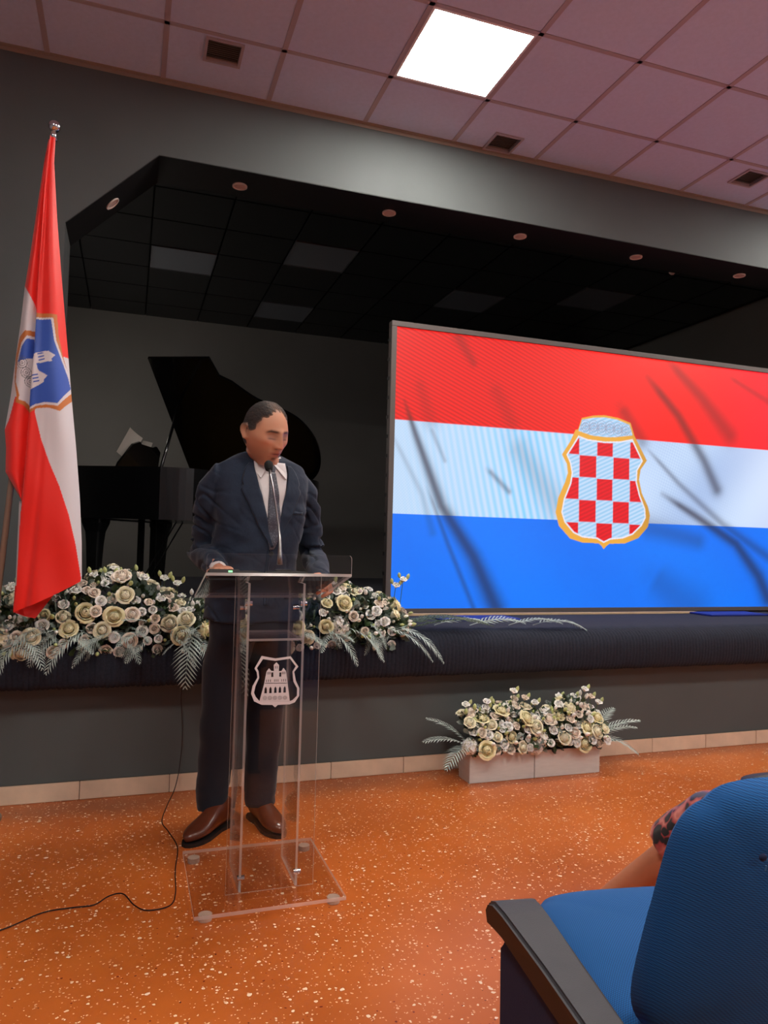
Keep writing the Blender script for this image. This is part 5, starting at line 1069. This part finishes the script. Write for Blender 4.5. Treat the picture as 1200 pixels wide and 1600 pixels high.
def theatre_seat(label, loc, rz, arms=(-1, 1)):
    c = thing('theatre_seat', label, 'chair', loc, rz)
    # local: x right, y towards the stage, z up; origin on the floor under the backrest
    bk = rounded_pad(.49, .50, .085, 1.25, .022, taper=.09); me_ = bk.mesh('backrest', M_blue, True)
    bmx = bmesh.new(); bmx.from_mesh(me_); bmesh.ops.remove_doubles(bmx, verts=bmx.verts, dist=.0004); bmesh.ops.recalc_face_normals(bmx, faces=bmx.faces)
    for v in bmx.verts: v.co.y += .045*(v.co.x/.26)**2; v.co.z += -.010*(v.co.x/.26)**2*(v.co.z > 0)
    bmx.to_mesh(me_); bmx.free()
    o = link('backrest', me_, c, (.050, .045, .635), (math.radians(-13), 0, 0)); o.rotation_euler = (math.radians(13), 0, 0)
    # stitched seam and tuft on the rear face
    ps = [Vector((.125*math.cos(a)*1.0, -.0595+.045*(.125*math.cos(a)/.26)**2, .13+.07*math.sin(a)**.6 if math.sin(a) > 0 else .13)) for a in np.linspace(PI, 0, 40)]
    ms = MB()
    for q in range(0, len(ps)-1): a_, b_ = ps[q], ps[q+1]; ms.loft([a_, a_+(b_-a_)*.55], [.0012, .0012], 5)
    tag(ms.build('stitching', M_piping, o), kind='stuff')
    MB().ball((-.130, -.058+.012, .15), (.006, .004, .006), 12, 8).build('tuft_button', M_panel_b, o, smooth=True)
    st_ = rounded_pad(.49, .50, .12, 1.2, .015); me_ = st_.mesh('seat', M_blue, True); bmx = bmesh.new(); bmx.from_mesh(me_); bmesh.ops.remove_doubles(bmx, verts=bmx.verts, dist=.0004); bmesh.ops.recalc_face_normals(bmx, faces=bmx.faces); bmx.to_mesh(me_); bmx.free()
    link('seat', me_, c, (0, .32, .405), (PI/2+math.radians(3), 0, 0))
    for s in arms:
        x = s*.36
        # side panel
        ol = [(-.06, .0), (-.06, .50), (.0, .56), (.22, .545), (.245, .52), (.235, .0)]; n_ = len(ol); m_ = MB()
        m_.add([(x-.024, a, b_) for a, b_ in ol]+[(x+.024, a, b_) for a, b_ in ol], [tuple(range(n_)), tuple(range(2*n_-1, n_-1, -1))]+[(i, (i+1) % n_, n_+(i+1) % n_, n_+i) for i in range(n_)])
        me_ = m_.mesh('side_panel', M_panel_b); bmx = bmesh.new(); bmx.from_mesh(me_); bmesh.ops.bevel(bmx, geom=bmx.edges[:], offset=.006, segments=2, affect='EDGES'); bmx.to_mesh(me_); bmx.free(); link('side_panel', me_, c)
        # armrest: flat top bending down at the front end
        tp = [(-.32, .588), (.04, .598), (.19, .602), (.235, .600), (.260, .590), (.272, .572)]; bt_ = [(.260, .548), (.235, .552), (.19, .556), (.04, .550), (-.32, .542)]
        ol = tp+bt_; n_ = len(ol)
        def hw(y_): return .024+.020*min(max((y_+.14)/.4, 0), 1)
        m_ = MB(); m_.add([(x-hw(a), a, b_) for a, b_ in ol]+[(x+hw(a), a, b_) for a, b_ in ol], [(i, (i+1) % n_, n_+(i+1) % n_, n_+i) for i in range(len(tp)-1)], 0); 
        m_.add([(x-hw(a), a, b_) for a, b_ in ol]+[(x+hw(a), a, b_) for a, b_ in ol], [tuple(range(n_)), tuple(range(2*n_-1, n_-1, -1))]+[(i, (i+1) % n_, n_+(i+1) % n_, n_+i) for i in range(len(tp)-1, n_)], 1)
        me_ = m_.mesh('armrest', [M_arm, M_armd]); bmx = bmesh.new(); bmx.from_mesh(me_); bmesh.ops.remove_doubles(bmx, verts=bmx.verts, dist=.0001); bmesh.ops.bevel(bmx, geom=[e_ for e_ in bmx.edges if e_.calc_face_angle(0) > .6], offset=.006, segments=3, affect='EDGES'); bmesh.ops.recalc_face_normals(bmx, faces=bmx.faces); bmx.to_mesh(me_); bmx.free(); link('armrest', me_, c)
        MB().box((x-.03, .02, 0), (x+.03, .26, .012), bev=.003).build('foot_plate', M_blackplastic, c)
    MB().box((-.31, .1, .30), (.31, .14, .33)).build('cross_bar', M_blackplastic, c)
    return c
RZC = -math.radians(8.5)
theatre_seat('empty blue theatre seat with grey armrests in the right foreground', (.985, .885, 0), RZC)
theatre_seat('blue theatre seat at the right edge, under the person in the leopard-print dress', (.985+.72*math.cos(RZC), .885+.72*math.sin(RZC), 0), RZC, (1,))
# ---- seated woman in the neighbouring seat (only her leg and knee reach the picture)
WB = Vector((1.66, 1.02, 0)); wm = thing('person', 'seated person in a red and black leopard-print dress, legs crossed, brown shoes', 'person', WB)
hipc = Vector((1.66, 1.03, .52)); kR = Vector((1.535, 1.62, .500)); aR = Vector((1.385, 1.97, .11)); kL = Vector((1.72, 1.60, .49)); aL = Vector((1.62, 1.72, .10))
HW = Matrix.Translation((1.665, 1.03, 1.23)) @ Matrix.Rotation(PI+RZC, 4, 'Z') @ Matrix.Rotation(.05, 4, 'X') @ Matrix.Scale(.96, 4)
b = MB(); hgw, _ = head_grid(60); hp = hgw.reshape(-1, 3) @ np.array(HW.to_3x3()).T+np.array(HW.translation); a0, a1 = hgw.shape[:2]; ix = np.arange(a0*a1).reshape(a0, a1); nxx = np.roll(ix, -1, 1)
b.add(hp.tolist(), np.stack([ix[:-1], nxx[:-1], nxx[1:], ix[1:]], -1).reshape(-1, 4).tolist()+[tuple(ix[0].tolist()), tuple(ix[-1].tolist()[::-1])])
for s in (-1, 1): ear(b, s, HW)
b.loft([(1.66, 1.0, 1.03), (1.66, 1.0, 1.08), (1.663, 1.02, 1.14), (1.665, 1.03, 1.2)], [(.07, .06), (.05, .048), (.046, .046), (.044, .044)], 16, up=(1, 0, 0))
b.loft([(1.66, 1.04, .47), (1.66, 1.03, .56), (1.66, 1.01, .68), (1.66, 1.0, .82), (1.66, .99, .94), (1.66, .99, 1.02), (1.66, .99, 1.06)], [(.17, .13), (.16, .12), (.12, .09), (.15, .105), (.16, .09), (.13, .07), (.07, .05)], 24, up=(1, 0, 0))
for s, kk, aa in ((-1, kR, aR), (1, kL, aL)):
    h_ = Vector((1.66+s*.08, 1.08, .52)); b.loft([h_, h_*.5+kk*.5, kk, kk*.7+aa*.3+Vector((.0, -.012, 0)), kk*.35+aa*.65, aa], [.085, .075, .055, .052, .040, .032], 16)
    ftd = (Vector((1.40, 2.14, .04))-Vector((1.345, 1.985, .04))) if s < 0 else Vector((-.02, .2, 0)); ftd = ftd.normalized(); f0 = Vector((aa.x, aa.y, .05)); b.loft([f0-ftd*.05, f0, f0+ftd*.08, f0+ftd*.17, f0+ftd*.20], [(.028, .025), (.034, .034), (.038, .025), (.030, .014), (.01, .008)], 12, up=(0, 0, 1))
for s in (-1, 1):
    sh_ = Vector((1.66+s*.16, .99, 1.0)); e_ = Vector((1.66+s*.20, 1.08, .74)); w_ = Vector((1.66+s*.06, 1.30, .66)); b.loft([sh_-Vector((s*.05, 0, 0)), sh_, e_, w_], [.04, .042, .034, .022], 12); hand(b, w_, (-s*.35, 1, -.06), (0, 0, -1), .25, side=s, sc=.88)
me = remesh(b, 'body', .006, 3, mat('skin_legs', (196, 128, 96), .5, sss=.1)); bo = link('body', me, wm); bo.location = -WB
def leopard():
    k = NT('leopard_print_satin'); tc = k.n('ShaderNodeTexCoord'); nz_ = k.n('ShaderNodeTexNoise'); nz_.inputs['Scale'].default_value = 14; k.l(tc.outputs['Object'], nz_.inputs[0])
    mx = k.n('ShaderNodeMix', data_type='VECTOR'); mx.inputs[0].default_value = .09; k.l(tc.outputs['Object'], mx.inputs[4]); k.l(nz_.outputs['Color'], mx.inputs[5])
    vo = k.n('ShaderNodeTexVoronoi'); vo.inputs['Scale'].default_value = 30; k.l(mx.outputs[1], vo.inputs['Vector'])
    rp = k.n('ShaderNodeValToRGB'); rp.color_ramp.interpolation = 'LINEAR'; e = rp.color_ramp.elements; e[0].position = .42; e[0].color = (*lin((16, 9, 11)), 1); e[1].position = .50; e[1].color = (*lin((150, 48, 48)), 1); q = rp.color_ramp.elements.new(.85); q.color = (*lin((205, 120, 105)), 1)
    k.l(vo.outputs['Distance'], rp.inputs[0]); k.l(rp.outputs[0], k.b.inputs['Base Color']); k.b.inputs['Roughness'].default_value = .35; k.b.inputs['Sheen Weight'].default_value = .2; return k.m
d = MB(); d.loft([(1.66, 1.05, .46), (1.66, 1.03, .56), (1.66, 1.01, .68), (1.66, 1.0, .82), (1.66, .99, .94), (1.66, .99, 1.02), (1.66, .99, 1.045)], [(.185, .15), (.175, .135), (.135, .105), (.165, .12), (.175, .105), (.15, .085), (.09, .065)], 28, up=(1, 0, 0))
for s, kk, aa in ((-1, kR, aR), (1, kL, aL)):
    h_ = Vector((1.66+s*.08, 1.08, .53)); dn = (aa-kk).normalized(); d.loft([h_, h_*.5+kk*.5, kk-Vector((0, .04, -.004)), kk+Vector((0, .012, -.012)), kk+dn*.09, kk+dn*.17], [.10, .09, .080, .084, .086, .088], 20)
    sh_ = Vector((1.66+s*.16, .99, 1.0)); e_ = Vector((1.66+s*.20, 1.08, .74)); d.loft([sh_-Vector((s*.06, 0, 0)), sh_, sh_*.5+e_*.5, e_], [.05, .055, .052, .056], 14)
d.loft([(1.60, 1.2, .54), (1.60, 1.45, .56), (1.61, 1.6, .56)], [(.10, .04), (.11, .03), (.10, .025)], 16, up=(1, 0, 0))
dm = remesh(d, 'dress', .007, 5, leopard()); a_ = verts_np(dm); nrm = np.empty(len(a_)*3, np.float32); dm.vertices.foreach_get('normal', nrm); nrm = nrm.reshape(-1, 3)
a_ += nrm*np.array([noise.noise(Vector((p[0]*16, p[1]*8, p[2]*14)))*.006 for p in a_.tolist()])[:, None]; dm.vertices.foreach_set('co', a_.ravel()); o = link('dress', dm, wm); o.location = -WB
hgm = hgw; mk_ = (hgm[..., 2] > .055) & (hgm[..., 1] > -.07) | (hgm[..., 1] > .0) | ((np.abs(hgm[..., 0]) > .06) & (hgm[..., 1] > -.03)); hp_ = hgm*np.where(mk_, 1.14, .93)[..., None]; hp_[..., 2] -= np.where((hgm[..., 1] > 0) & (hgm[..., 2] < 0), .08, 0)
m = MB(); m.add([tuple(HW @ Vector(v)-WB) for v in hp_.reshape(-1, 3).tolist()], np.stack([ix[:-1], nxx[:-1], nxx[1:], ix[1:]], -1).reshape(-1, 4).tolist()); m.build('hair', mat('brown_hair', (70, 45, 32), .5), wm, smooth=True)
shoe(wm, (1.345, 1.89, 0), (1.42, 2.17, 0), WB, mat('tan_shoe_leather', (120, 62, 38), .4), L=.25); shoe(wm, (1.63, 1.66, 0), (1.61, 1.93, 0), WB, bpy.data.materials['tan_shoe_leather'])
# black handbag on her lap
hb = thing('handbag', 'black rounded handbag on the lap of the person in the leopard-print dress', 'handbag', (1.795, 1.66, .522))
m_ = rounded_pad(.26, .13, .10, 1.0, .03); m_.build('bag_body', mat('black_soft_leather', (34, 36, 40), .5, bump=.1, bscale=200), hb, smooth=True)
ps = [Vector((.08*math.cos(a), .045+.05*math.sin(a), .03+.0*a)) for a in np.linspace(PI, 0, 14)]; MB().loft(ps, [.005]*14, 8).build('handle', M_blackplastic, hb, smooth=True)
